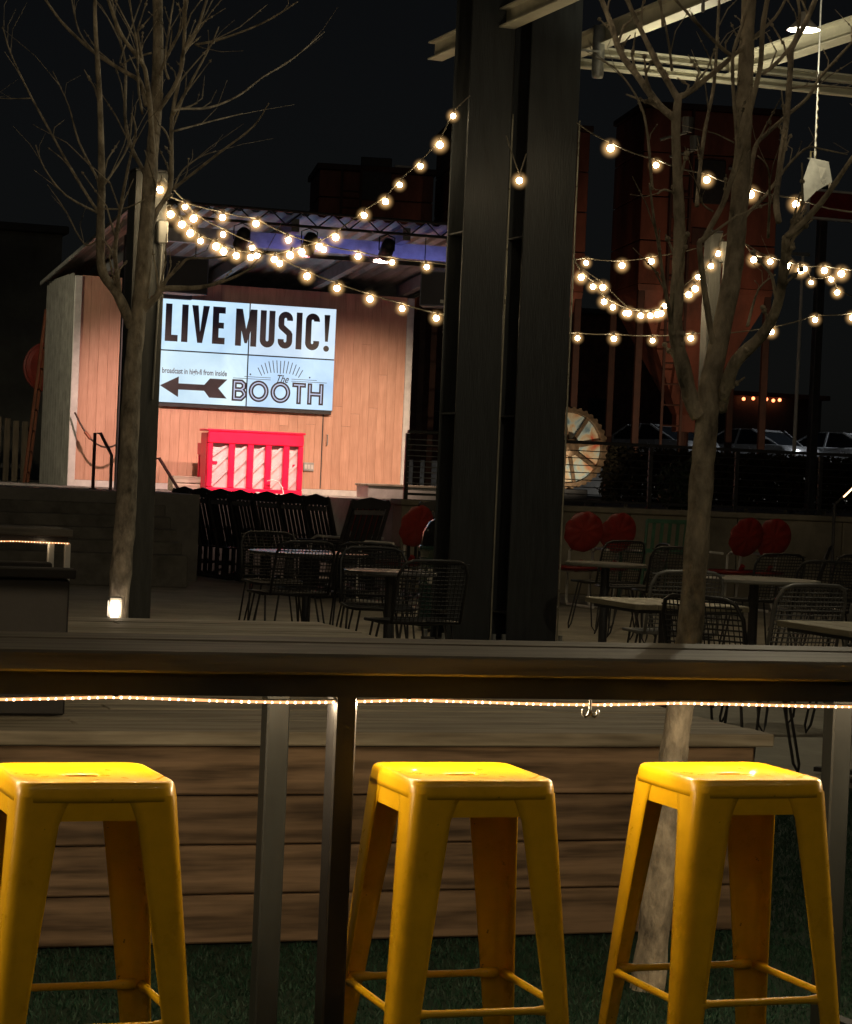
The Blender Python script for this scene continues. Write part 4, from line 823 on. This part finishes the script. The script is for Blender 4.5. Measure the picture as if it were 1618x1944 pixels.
# ---------------------------------------------------------------- waste bin behind the column
t = thing('waste_bin', 'glossy dark green domed waste bin half behind the broad column', 'bin', (7.36,19.85,0))
bg = M('bin_green',(.035,.075,.065),.18,.2,.2,6,coat=.5)
MB().lathe([(0,.02),(.34,.02),(.36,.05),(.36,.12),(.35,.13),(.35,.70),(.365,.71),(.365,.75),(.35,.76)], 40).build('body', bg, t, True)
for k in range(5): MB().lathe([(.352,0),(.358,.006),(.352,.012)], 40, (0,0,.2+k*.11)).build('hoop', bg, t, True)
MB().lathe([(.35,.762),(.345,.80),(.33,.88),(.28,.97),(.18,1.03),(.0,1.05)], 40).build('dome_lid', M('bin_dome',(.05,.05,.05),.12,.8,.1,6), t, True)
MB().lathe([(.12,0),(.12,.02),(0,.02)],20,(0,0,1.04)).build('cap', galv, t)
m = MB()
for i in range(4):
    a0 = R(200+i*4)
    m.v += [(.354*math.cos(a0), .354*math.sin(a0), .42), (.354*math.cos(a0), .354*math.sin(a0), .56)]
m.f += [(2*i,2*i+2,2*i+3,2*i+1) for i in range(3)]; m.build('sticker', white_paint, t)
# ---------------------------------------------------------------- bollard path light
t = thing('path_light', 'small square path light glowing at the foot of the slender tree', 'path light', (2.52,11.75,0))
MB().bbox(-.03,.03,-.03,.03,0,.60,.004).build('post', galv, t)
MB().bbox(-.032,.032,-.032,.032,.68,.70,.004).build('cap', galv, t)
for sx in (-1,1):
    for sy in (-1,1): MB().box(sx*.026-.004,sx*.026+.004,sy*.026-.004,sy*.026+.004,.60,.68).build('corner_bar', galv, t)
MB().bbox(-.021,.021,-.021,.021,.602,.678,.004).build('lens', EM('path_lens',(1,.78,.6),6), t)
light('path_glow','POINT',(0,-.06,.64),1.2,(1,.75,.5),t,shadow_soft_size=.03)
# ---------------------------------------------------------------- railings
def railing(lb, x0, x1, y, z0, z1, post, wires, mat):
    t = thing('railing', lb, 'railing', (x0,y,z0)); L = x1-x0; h = z1-z0
    MB().bbox(0,L,-.025,.025,h-.04,h,.004).build('top_rail', mat, t); MB().bbox(0,L,-.015,.015,.05,.08,.003).build('bottom_rail', mat, t)
    n = max(1, round(L/post))
    for i in range(n+1): MB().bbox(i*L/n-.025,i*L/n+.025,-.022,.022,0,h-.042,.003).build('post', mat, t)
    for k in range(wires): zz = .10+(h-.18)*(k+.5)/wires; MB().tube([(0,-.027,zz),(L,-.027,zz)], .006, 5).build('wire', galv if wires > 9 else mat, t)
    return t
railing('wire railing beside the stage building right corner', 9.33, 11.3, 27.12, 1.09, 1.93, .95, 10, grey_steel)
railing('long dark wire railing on top of the retaining wall', 11.36, 27, 27.12, 1.09, 1.90, 1.25, 7, black_steel)
# steel box step beside stage (pale lit)
t = thing('storage_box', 'pale wooden box behind the wire railing by the stage corner', 'box', (9.6,29.4,1.06))
MB().bbox(0,1.2,0,.5,0,.16,.006).build('body', white_paint, t); MB().bbox(-.02,1.22,-.02,.52,.162,.19,.004).build('lid', deck_wood, t)
# ---------------------------------------------------------------- gear wheel
t = thing('gear_wheel', 'large toothed gear wheel with lit painted disc behind the railing', 'gear', (13.08,31,1.87))
iron = M('gear_iron',(.30,.20,.12),.45,.5,.3,10)
m = MB(); n = 72; prof = []
for i in range(n*2):
    r_ = .58 if (i//2) % 2 else .555; a = math.pi*2*i/(n*2); m.v += [(r_*math.cos(a),-.05,r_*math.sin(a)),(.50*math.cos(a),-.05,.50*math.sin(a)),(r_*math.cos(a),.07,r_*math.sin(a)),(.50*math.cos(a),.07,.50*math.sin(a))]
for i in range(n*2):
    a, b = i*4, ((i+1)%(n*2))*4; m.f += [(a,b,b+1,a+1),(a+2,a+3,b+3,b+2),(a,a+2,b+2,b),(a+1,b+1,b+3,a+3)]
m.build('toothed_rim', iron, t)
dm = bpy.data.materials.new('painted_disc'); dm.use_nodes = True; nt = dm.node_tree; p = nt.nodes['Principled BSDF']; p.inputs['Roughness'].default_value = .4
tc = nt.nodes.new('ShaderNodeTexCoord'); nz = nt.nodes.new('ShaderNodeTexNoise'); nz.inputs['Scale'].default_value = 4.5; nz.inputs['Detail'].default_value = 4; nz.inputs['Distortion'].default_value = .8
nt.links.new(tc.outputs['Object'], nz.inputs['Vector']); ra = nt.nodes.new('ShaderNodeValToRGB'); e = ra.color_ramp.elements
e[0].position = .3; e[0].color = (.20,.30,.36,1); e[1].position = .75; e[1].color = (.62,.12,.06,1)
for ps, c_ in ((.42,(.50,.62,.62)),(.5,(.66,.58,.42)),(.6,(.62,.40,.24))): k = e.new(ps); k.color = (*c_,1)
nt.links.new(nz.outputs[0], ra.inputs[0]); nt.links.new(ra.outputs[0], p.inputs['Base Color'])
m = MB(); m.v = [(.495*math.cos(R(i*7.5)),.03,.495*math.sin(R(i*7.5))) for i in range(48)]; m.f = [tuple(range(48))[::-1]]; m.build('painted_disc', dm, t)
for i in range(8):
    a = R(i*45+12); MB().bar((.10*math.cos(a),.0,.10*math.sin(a)),(.50*math.cos(a),.0,.50*math.sin(a)),.05,.03,(0,1,0)).build('spoke', iron, t)
m = MB(); m.v = [(r_*math.cos(R(i*15)),y,r_*math.sin(R(i*15))) for r_, y in ((.12,.02),(.12,-.09),(.05,-.11),(0.001,-.11)) for i in range(24)]
m.f = [(i*24+k,(i+1)*24+k,(i+1)*24+(k+1)%24,i*24+(k+1)%24) for i in range(3) for k in range(24)]; m.build('hub', iron, t)
MB().bbox(-.3,.3,-.05,.12,-.84,-.585,.01).build('stand', black_steel, t)
u = thing('uplight', 'small added uplight on the terrace in front of the gear wheel', 'lamp', (13.0,30.0,1.05))
MB().lathe([(0,0),(.07,0),(.08,.10),(.07,.10),(0,.06)],16).build('housing', black_paint, u)
light('beam','SPOT',(0,0,.12),34,(1,.80,.55),u,(.1,1,.85),spot_size=R(80),spot_blend=.6,shadow_soft_size=.05)  # lamp added to light up the gear disc
# ---------------------------------------------------------------- silos
dark_rust = M('dark_rust',(.07,.032,.024),.7,0,.3,4)
def silo(lb, x, y, r, z0, z1, z2, rz):
    # square steel bin on legs with a pyramid hopper; r = half width
    t = thing('silo', lb, 'silo', (x,y,1.05), R(rz)); b = -1.05
    def sq(m, rs):
        for h_, z in rs: m.v += [(-h_,-h_,z),(h_,-h_,z),(h_,h_,z),(-h_,h_,z)]
        m.f += [(i*4+k,i*4+(k+1)%4,(i+1)*4+(k+1)%4,(i+1)*4+k) for i in range(len(rs)-1) for k in range(4)]; return m
    k = 4; dz = (z2-z1)/k
    for i in range(k):
        za = z1+b+dz*i
        for nm, (ax, ay, bx2, by) in (('wall_plate',(-r,-r,r,-r)),('wall_plate',(-r,r,-r,-r)),('wall_plate',(r,-r,r,r))):
            m = MB()
            if ay == by: m.bbox(-r,r,ay,ay+.05,za+.012,za+dz-.012,.01)
            else: m.bbox(ax if ax < 0 else ax-.05,ax+.05 if ax < 0 else ax,-r+.052,r,za+.012,za+dz-.012,.01)
            m.build(nm, rust, t)
    sq(MB(), [(r-.06,z1+b),(r-.06,z2+b)]).build('inner_skin', dark_rust, t)
    sq(MB(), [(r-.002,z1+b-.003),(r-.02,z1+b-.12),(.2,z0+b),(.2,z0+b-.35)]).build('hopper', rust, t)
    MB().bbox(-r-.06,r+.06,-r-.06,r+.06,z2+b,z2+b+.12,.01).build('roof', dark_rust, t)
    MB().tube([(0,0,z0+b-.35),(0,0,0)], .12, 12).build('spout', dark_rust, t)
    for sx in (-1,1):
        for sy in (-1,1): MB().bbox(sx*(r-.09)-.07,sx*(r-.09)+.07,sy*(r-.09)-.07,sy*(r-.09)+.07,0,z1+b-.13,.01).build('leg', dark_rust, t)
    for sy in (-1,1): MB().box(-r+.17,r-.17,sy*(r-.09)-.03,sy*(r-.09)+.03,.9,1.0).build('brace', dark_rust, t)
    for s in (-.2,.2): MB().box(-r*.45+s-.025,-r*.45+s+.025,-r-.16,-r-.11,0,z2+b).build('ladder_rail', dark_rust, t)
    for i in range(18): zz = .3+i*(z2+b-.4)/18; MB().tube([(-r*.45-.2,-r-.135,zz),(-r*.45+.2,-r-.135,zz)], .02, 5).build('ladder_rung', dark_rust, t)
    MB().bbox(-.35,.3,-r-.05,-r-.003,z1+b+1.7,z1+b+2.6,.02).build('hatch', black_steel, t)
    MB().bbox(.36,.74,-r-.06,-r-.003,z1+b+2.42,z1+b+2.47,.004).build('hatch_hood', galv, t)
    MB().bbox(-.35,.1,-r-.03,-r-.003,z1+b+.85,z1+b+1.2,.01).build('sign_plate', dark_rust, t)
    return t
silo('rust red square steel bin with lit funnel bottom behind the pale barked tree', 21.75, 45.4, 1.42, 2.9, 5.5, 9.1, -12)
silo('rust red square steel bin mostly hidden behind the broad columns', 18.1, 46.7, 1.4, 2.9, 5.3, 8.6, -12)
silo('dark rust square bin standing behind the stage roof', 15.6, 48.5, 1.2, 3.0, 5.4, 7.7, -12)
blk = thing('brick_hall', 'dim brick hall with dark windows between and behind the silos', 'building', (22,104,1.85))
MB().box(0,30,0,8,0,7.6).build('wall', M('brick_wall',(.14,.06,.04),.85,0,.35,3), blk)
MB().bbox(-.2,30.2,-.2,8.2,7.61,7.85,.02).build('parapet', darkwall, blk)
for i in range(9):
    f_ = MB().bbox(1.2+i*2.7,2.5+i*2.7,-.05,-.002,1.6,3.6,.01).build('window', black_steel, blk)
    for a in range(2):
        for b in range(2): MB().box(1.27+i*2.7+a*.6,1.83+i*2.7+a*.6,-.058,-.053,1.7+b*.93,2.55+b*.93).build('pane', M('dark_glass',(.02,.022,.025),.08), f_)
# small red lights on a far shed
t = thing('shed', 'low far shed with a row of small red lamps under its eave', 'shed', (45.3,90.2,1.85))
MB().box(0,4.4,0,3,0,3.5).build('wall', darkwall, t); MB().bbox(-.2,4.6,-.4,3.2,3.5,3.7,.02).build('roof', rust, t)
for i, x in enumerate((.55,1.0,1.45,1.62,1.95,2.25)): MB().ico((x,-.25,3.38+.04*(i%2)),.075,1).build('lamp', EM('red_lamp',(1,.24,.09),4), t)
# ---------------------------------------------------------------- cars
def make_car():
    t = thing('parked_car', 'x', 'car'); paint = M('car_silver',(.50,.52,.54),.25,.6,.05,3,coat=.6); gl = M('car_glass',(.01,.012,.015),.05)
    prof = [(-2.2,.32),(-2.25,.55),(-2.15,.78),(-1.2,.95),(-.95,.98),(1.45,1.0),(2.05,.98),(2.2,.85),(2.22,.45),(2.1,.28)]
    m = MB(); nl = (( -.86,.80),(-.80,1.0),(.80,1.0),(.86,.80))
    for y, k in ((-.88,.94),(-.84,1.0),(.84,1.0),(.88,.94)): m.v += [(x*(k if abs(x) > 2 else 1),y,.32+(z-.32)*(k if z > .6 else 1)) for x, z in prof]
    n = len(prof); m.f += [(i*n+j,i*n+(j+1)%n,(i+1)*n+(j+1)%n,(i+1)*n+j) for i in range(3) for j in range(n)]+[tuple(range(n))[::-1],tuple(3*n+j for j in range(n))]
    m.build('body', paint, t, True)
    def cab(pts, mat, nm, ins, yo):
        m = MB(); k = len(pts)
        for y in (-1,1): m.v += [(x,y*(yo-ins*(z-.95)),z) for x, z in pts]
        m.f += [tuple(range(k)),tuple(range(2*k-1,k-1,-1))]+[(i,i+k,(i+1)%k+k,(i+1)%k) for i in range(k)]; return m.build(nm, mat, t)
    cab([(-1.15,.955),(-.42,1.40),(.1,1.47),(.75,1.45),(1.65,.985)], gl, 'windows', .38, .80)
    cab([(-.46,1.415),(-.40,1.44),(.1,1.49),(.75,1.47),(.92,1.40),(.75,1.445),(.1,1.46)], paint, 'roof', .36, .80)
    for y in (-1,1):
        for a, b in (((-1.18,.96),(-.44,1.43)),((.12,.98),(.14,1.47)),((.78,1.46),(1.66,.98))): MB().bar((a[0],y*.81,a[1]),(b[0],y*(.80-.38*.47),b[1]),.05,.05,(0,1,0)).build('pillar', paint, t)
        for x in (-1.38,1.35):
            wv = MB(); wv.v = [(x+r_*math.cos(R(q*18)),y*yy,.32+r_*math.sin(R(q*18))) for r_, yy in ((.32,.68),(.32,.88),(.21,.89)) for q in range(20)]
            wv.f = [(i*20+q,i*20+(q+1)%20,(i+1)*20+(q+1)%20,(i+1)*20+q) for i in range(2) for q in range(20)]; wh = wv.build('wheel', M('tyre',(.02,.02,.02),.8), t)
            rv = MB(); rv.v = [(x+.2*math.cos(R(q*18)),y*.885,.32+.2*math.sin(R(q*18))) for q in range(20)]; rv.f = [tuple(range(20))]; rv.build('rim', galv, wh)
        MB().bbox(-2.2,-2.02,y*.66-.16,y*.66+.16,.66,.78,.02).build('headlight', M('lamp_glass',(.7,.72,.75),.1), t)
        MB().bbox(-.95,-.80,y*.92-.07,y*.92+.07,.98,1.08,.02).build('mirror', paint, t)
    return t
m = MB(); m.box(10,140,65.2,170,-.2,1.85); tag(m.build('car_park', concrete), kind='structure')
cr = make_car()
for i, (x, y, rz, lb) in enumerate(((31.6,68.2,-72,'silver parked car left of the pale barked trunk behind the railing'),(34.9,68,-66,'silver parked car right of the pale barked trunk behind the railing'),(37.4,67,-58,'silver parked car with low bonnet at the end of the car park row'))):
    o = cr if i == 0 else copy_tree(cr); o.location = (x,y,1.85); o.rotation_euler.z = R(rz); tag(o, lb, 'car', 'cars parked behind the railing')
# car-park lamp post
t = thing('lamp_post', 'thin pale lamp post standing behind the festoons near the hanging shade', 'lamp post', (17.2,32,1.05))
MB().tube([(0,0,0),(0,0,3.9)], [.035,.022], 8).build('shaft', white_paint, t); MB().bbox(-.25,.1,-.05,.05,3.9,3.95,.01).build('head', galv, t)
# far left: dark store, fence, red reel, ladder
t = thing('storage_hall', 'plain dark hall rising behind the stage stairs', 'building', (-4,42,1.04))
MB().box(0,11.8,0,8,0,4.35).build('wall', M('hall_wall',(.16,.155,.13),.85,0,.25,1.2), t); MB().bbox(-.1,11.9,-.1,8.1,4.36,4.5,.02).build('parapet', darkwall, t)
MB().bbox(9.55,10.5,-.06,-.002,0,3.6,.01).build('door', black_steel, t)
t = thing('board_fence', 'dark vertical board fence at the back of the stage deck', 'fence', (4.2,35,1.04))
for i in range(15): MB().bbox(i*.13,i*.13+.085,rnd.uniform(-.01,.01),.03,0,.92+rnd.uniform(-.03,.03),.005).build('board', M('fence_board',(.13,.10,.065),.8,0,.35,6,stretch=(6,6,.6),orand=.3), t)
for z in (.2,.75): MB().box(-.02,2.0,.036,.07,z,z+.06).build('fence_rail', black_steel, t)
t = thing('cable_drum', 'round red drum standing behind the stage building siding', 'drum', (6.62,36.2,1.04))
m = MB(); rr_ = .40
for k, (r_, y) in enumerate(((.05,-.18),(.34,-.18),(rr_,-.14),(rr_,-.08),(.30,-.06),(.30,.06),(rr_,.08),(rr_,.14),(.05,.16))): m.v += [(r_*math.cos(R(q*12)),y,1.76+r_*math.sin(R(q*12))) for q in range(30)]
m.f += [(i*30+q,(i+1)*30+q,(i+1)*30+(q+1)%30,i*30+(q+1)%30) for i in range(8) for q in range(30)]; m.build('drum', M('drum_red',(.26,.03,.018),.45), t)
for s in (-.3,.3): MB().bar((s,0,0),(s*.3,0,1.74),.06,.06,(0,1,0)).build('stand_leg', black_steel, t)
t = thing('leaning_ladder', 'thin orange ladder leaning against the stage siding', 'ladder', (5.9,34.0,1.04))
for s in (0,.24): MB().bar((s*.4,s,0),(s*.4+.22,s,2.5),.035,.05,(0,1,0)).build('stile', M('ladder_orange',(.17,.05,.02),.5), t)
for k in range(8): MB().tube([(.22*(k+.5)/8,0,.3*(k+.5)),(.22*(k+.5)/8+.096,.24,.3*(k+.5))], .012, 5).build('rung', M('ladder_orange'), t)
t = thing('yellow_loader', 'corner of a small yellow loader behind the board fence', 'loader', (5.2,36.3,1.04))
MB().bbox(-.9,.42,-.3,.6,.35,1.15,.06).build('engine_cover', M('loader_yellow',(.40,.24,.02),.5), t); MB().bbox(-.8,.0,-.25,.55,1.152,1.7,.05).build('cab', black_steel, t)
for x in (-.6,.2):
    wv = MB(); wv.v = [(x+r_*math.cos(R(q*18)),yy,.33+r_*math.sin(R(q*18))) for r_, yy in ((.33,-.3),(.33,-.52),(.05,-.53)) for q in range(20)]
    wv.f = [(i*20+q,i*20+(q+1)%20,(i+1)*20+(q+1)%20,(i+1)*20+q) for i in range(2) for q in range(20)]; wv.build('wheel', M('tyre'), t)
# shrub in front of the railing
def shrub(lb, x, y, z, r, n, sd):
    t = thing('shrub', lb, 'shrub', (x,y,z)); rr = random.Random(sd); m = MB()
    for i in range(n):
        d = Vector((rr.gauss(0,1),rr.gauss(0,1),rr.gauss(0,1))).normalized()*r*rr.random()**.4; c_ = Vector((0,0,r*.95))+d
        a = Vector((rr.gauss(0,1),rr.gauss(0,1),rr.gauss(0,1))).normalized()*.05; b = a.cross(Vector((rr.random(),rr.random(),rr.random()))).normalized()*.02
        m.add([c_-a,c_+b,c_+a,c_-b],[(0,1,2,3)])
    tag(m.build('foliage', M('leaf',(.03,.05,.02),.6,0,.3,9), t), kind='stuff')
    for i in range(5): MB().tube([(0,0,0),(rr.uniform(-.1,.1),rr.uniform(-.1,.1),r*.5),(rr.uniform(-.3,.3),rr.uniform(-.3,.3),r)], [.02,.015,.006], 5).build('stem', bark, t)
shrub('dark shrub growing beside the gear wheel behind the railing',13.75,28.6,1.05,.36,1500,2)
# hanging shade on a chain and the red framed band
t = thing('hanging_shade', 'crumpled pale metal shade hanging on a chain under the canopy', 'shade', (7.06,13,3.43))
MB().tube([(-.02,0,0),(-.03,0,1.6)], .006, 6).build('cord', galv, t)
for k in range(16):
    a = k*.028+.0; m = MB(); pts = [(-.02+.008*math.cos(R(q*45))*(1 if k%2 else .3),.008*math.cos(R(q*45))*(.3 if k%2 else 1),a+.017*math.sin(R(q*45))) for q in range(9)]; m.tube(pts,.0028,4); m.build('chain_link', M('brass',(.55,.46,.25),.35,.7), t)
sm = M('shade_metal',(.62,.62,.55),.3,.6,.2,7)
for a, b, c_, d in (((-.05,0,.0),(.055,-.04,-.02),(.09,-.03,-.14),(.0,.0,-.20)),((-.05,0,0),(.0,0,-.20),(-.055,.06,-.28),(-.075,.05,-.15)),((.055,-.04,-.02),(.10,.05,-.06),(.115,.05,-.17),(.09,-.03,-.14)),((-.05,0,0),(-.03,.08,.01),(.10,.05,-.06),(.055,-.04,-.02))):
    p = [Vector(q) for q in (a,b,c_,d)]; nn_ = (p[1]-p[0]).cross(p[3]-p[0]).normalized()*.004; m = MB(); m.add(p+[q+nn_ for q in p],[(0,1,2,3),(7,6,5,4),(0,4,5,1),(1,5,6,2),(2,6,7,3),(3,7,4,0)]); m.build('plate', sm, t)
MB().tube([(-.05,0,0),(-.045,.01,.04),(-.015,.0,.04),(-.02,0,0)], .006, 5).build('ring', M('brass'), t)
t = thing('fascia_sign', 'dark red sign band with pale border high at the right edge', 'sign', (16.2,30,5.30))
MB().bbox(0,4,0,.1,0,.36,.01).build('board', M('sign_red',(.22,.02,.02),.5), t)
for z in (-.035,.362): MB().bbox(-.03,4.03,-.01,.1,z,z+.033,.004).build('border', white_paint, t)
MB().bbox(-.035,-.002,-.01,.1,.0,.36,.004).build('border', white_paint, t)
for x in (.3,3.7): MB().bbox(x-.06,x+.06,.11,.23,-4.25,.5,.01).build('post', black_steel, t)
# ---------------------------------------------------------------- festoons
core_m = MB().ico((0,0,0),.024,2).mesh('bulb', EM('filament_glow',(1,.76,.44),60), True)
bloom_m = MB().ico((0,0,0),.092,2).mesh('bloom_globe', bloom_mat('bloom_glow',(1,.58,.22),15,.088), True)  # oversize glow volume stands in for bloom round the bulb
sock_m = MB().lathe([(0,.062),(.012,.062),(.014,.026),(0,.026)],8).mesh('socket', black_paint)
def festoon(lb, pts, drop=.04):
    P = [Vector(p) for p in pts]; b = P[0]; t = thing('festoon_lights', lb, 'string lights', b)
    wp = []
    for i in range(len(P)-1):
        p, q = P[i]-b, P[i+1]-b; sag = min(.06, (q-p).length*.03)
        for k in range(4): u = k/4; wp.append(p.lerp(q,u)+Vector((0,0,drop*1.2-sag*4*u*(1-u))))
    wp.append(P[-1]-b+Vector((0,0,drop)))
    MB().tube(wp, .006, 5).build('wire', M('festoon_wire',(.17,.15,.11),.5), t)
    for p in P[1:-1]:
        o = obj('bulb', core_m, t, p-b); o.scale = [rnd.uniform(.84,1.14)]*3; o.rotation_euler = (rnd.uniform(-.3,.3), rnd.uniform(-.3,.3), 0); obj('socket', sock_m, o); obj('bloom_globe', bloom_m, o)
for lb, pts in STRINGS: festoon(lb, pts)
# festoons added out of view to brighten the bar, platform and trees
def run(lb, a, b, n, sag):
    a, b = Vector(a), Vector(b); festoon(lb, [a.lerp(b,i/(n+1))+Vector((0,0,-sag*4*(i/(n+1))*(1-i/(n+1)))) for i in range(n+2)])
run('added unseen festoon overhead above the yellow stools on the near side of the bar', (-3.5,2.0,3.9),(6.5,2.4,3.9),20,.35)
run('added unseen festoon overhead between the bar and the timber platform', (-3.5,6.3,4.0),(5.5,6.9,4.0),28,.25)
run('added unseen festoon overhead across the timber platform between the trees', (-2.5,9.6,4.35),(7.0,9.9,4.5),15,.2)
run('added unseen festoon across the near terrace behind the yellow stools', (-3.0,.4,3.2),(5.5,.9,3.2),30,.3)
def added_post_lamp(lb, x, y, z0, z, power, colr, aim):  # posts added out of view to light the deck and the cars
    t = thing('lamp_post', lb, 'lamp post', (x,y,z0))
    MB().tube([(0,0,0),(0,0,z-z0)], [.06,.045], 10).build('shaft', black_steel, t)
    MB().lathe([(0,.16),(.10,.14),(.20,.03),(.19,.02),(0,.05)],20,(0,0,z-z0)).build('hood', black_steel, t, True)
    MB().ico((0,0,z-z0-.03),.06,2).build('globe', EM('post_globe'+lb[:5],colr,40), t, True)
    light('glow','SPOT',(0,0,z-z0-.12),power,colr,t,aim,spot_size=R(95),spot_blend=.7,shadow_soft_size=.07)
added_post_lamp('black lamp post added out of view lighting the deck beside the stage siding',2.6,30.2,1.04,4.4,900,(1,.86,.58),(3.0,2.6,.6))
added_post_lamp('tall lamp post added out of view lighting the parked cars from the far end',44,60,1.05,10.5,14000,(.95,.97,1),(-10,8.2,.9))
for x, y, pw_, lb in ((19.6,38.2,330,'added uplight on the car park aimed at the lit rust silo'),(17.0,40.0,170,'added uplight on the car park aimed at the silo behind the columns')):
    u = thing('uplight', lb, 'lamp', (x,y,1.05)); MB().lathe([(0,0),(.09,0),(.10,.14),(.09,.14),(0,.08)],16).build('housing', black_paint, u)
    light('beam','SPOT',(0,0,.16),pw_,(1,.62,.36),u,(1.8,6.5,2.7),spot_size=R(72),spot_blend=.9,shadow_soft_size=.06)  # lamps added to brighten the bins and their funnels

def hedge(lb, x0, x1, y, z, hh, n):
    t = thing('hedge', lb, 'hedge', (x0,y,z)); rr = random.Random(8); m = MB()
    for i in range(n):
        c_ = Vector((rr.uniform(0,x1-x0), rr.gauss(0,.16), rr.uniform(.03,1)**.7*hh*(1+.08*math.sin(i*.7))))
        a = Vector((rr.gauss(0,1),rr.gauss(0,1),rr.gauss(0,1))).normalized()*.055; b = a.cross(Vector((rr.random(),rr.random(),rr.random()))).normalized()*.024
        m.add([c_-a,c_+b,c_+a,c_-b],[(0,1,2,3)])
    tag(m.build('foliage', M('hedge_leaf',(.035,.03,.018),.8,0,.3,9,spec=.1), t), kind='stuff')
    for i in range(14): xx = (i+.5)*(x1-x0)/14; MB().tube([(xx,0,0),(xx+rr.uniform(-.1,.1),0,hh*.5),(xx+rr.uniform(-.2,.2),0,hh*.95)], [.025,.018,.006], 5).build('stem', bark, t)
hedge('low brownish winter hedge between the railing and the parked cars',13.9,23.0,31.5,1.05,.82,22000)

t = thing('sloping_handrail', 'sloping dark handrail with a glowing orange strip by the retaining wall', 'handrail', (13.45,24,0))
MB().tube([(0,0,0),(0,0,1.25),(.75,0,1.95),(.75,0,0)], .02, 8).build('rail', black_steel, t)
MB().tube([(.10,-.024,1.345),(.72,-.024,1.925)], .008, 6).build('light_strip', EM('rail_strip',(1,.6,.3),5), t)
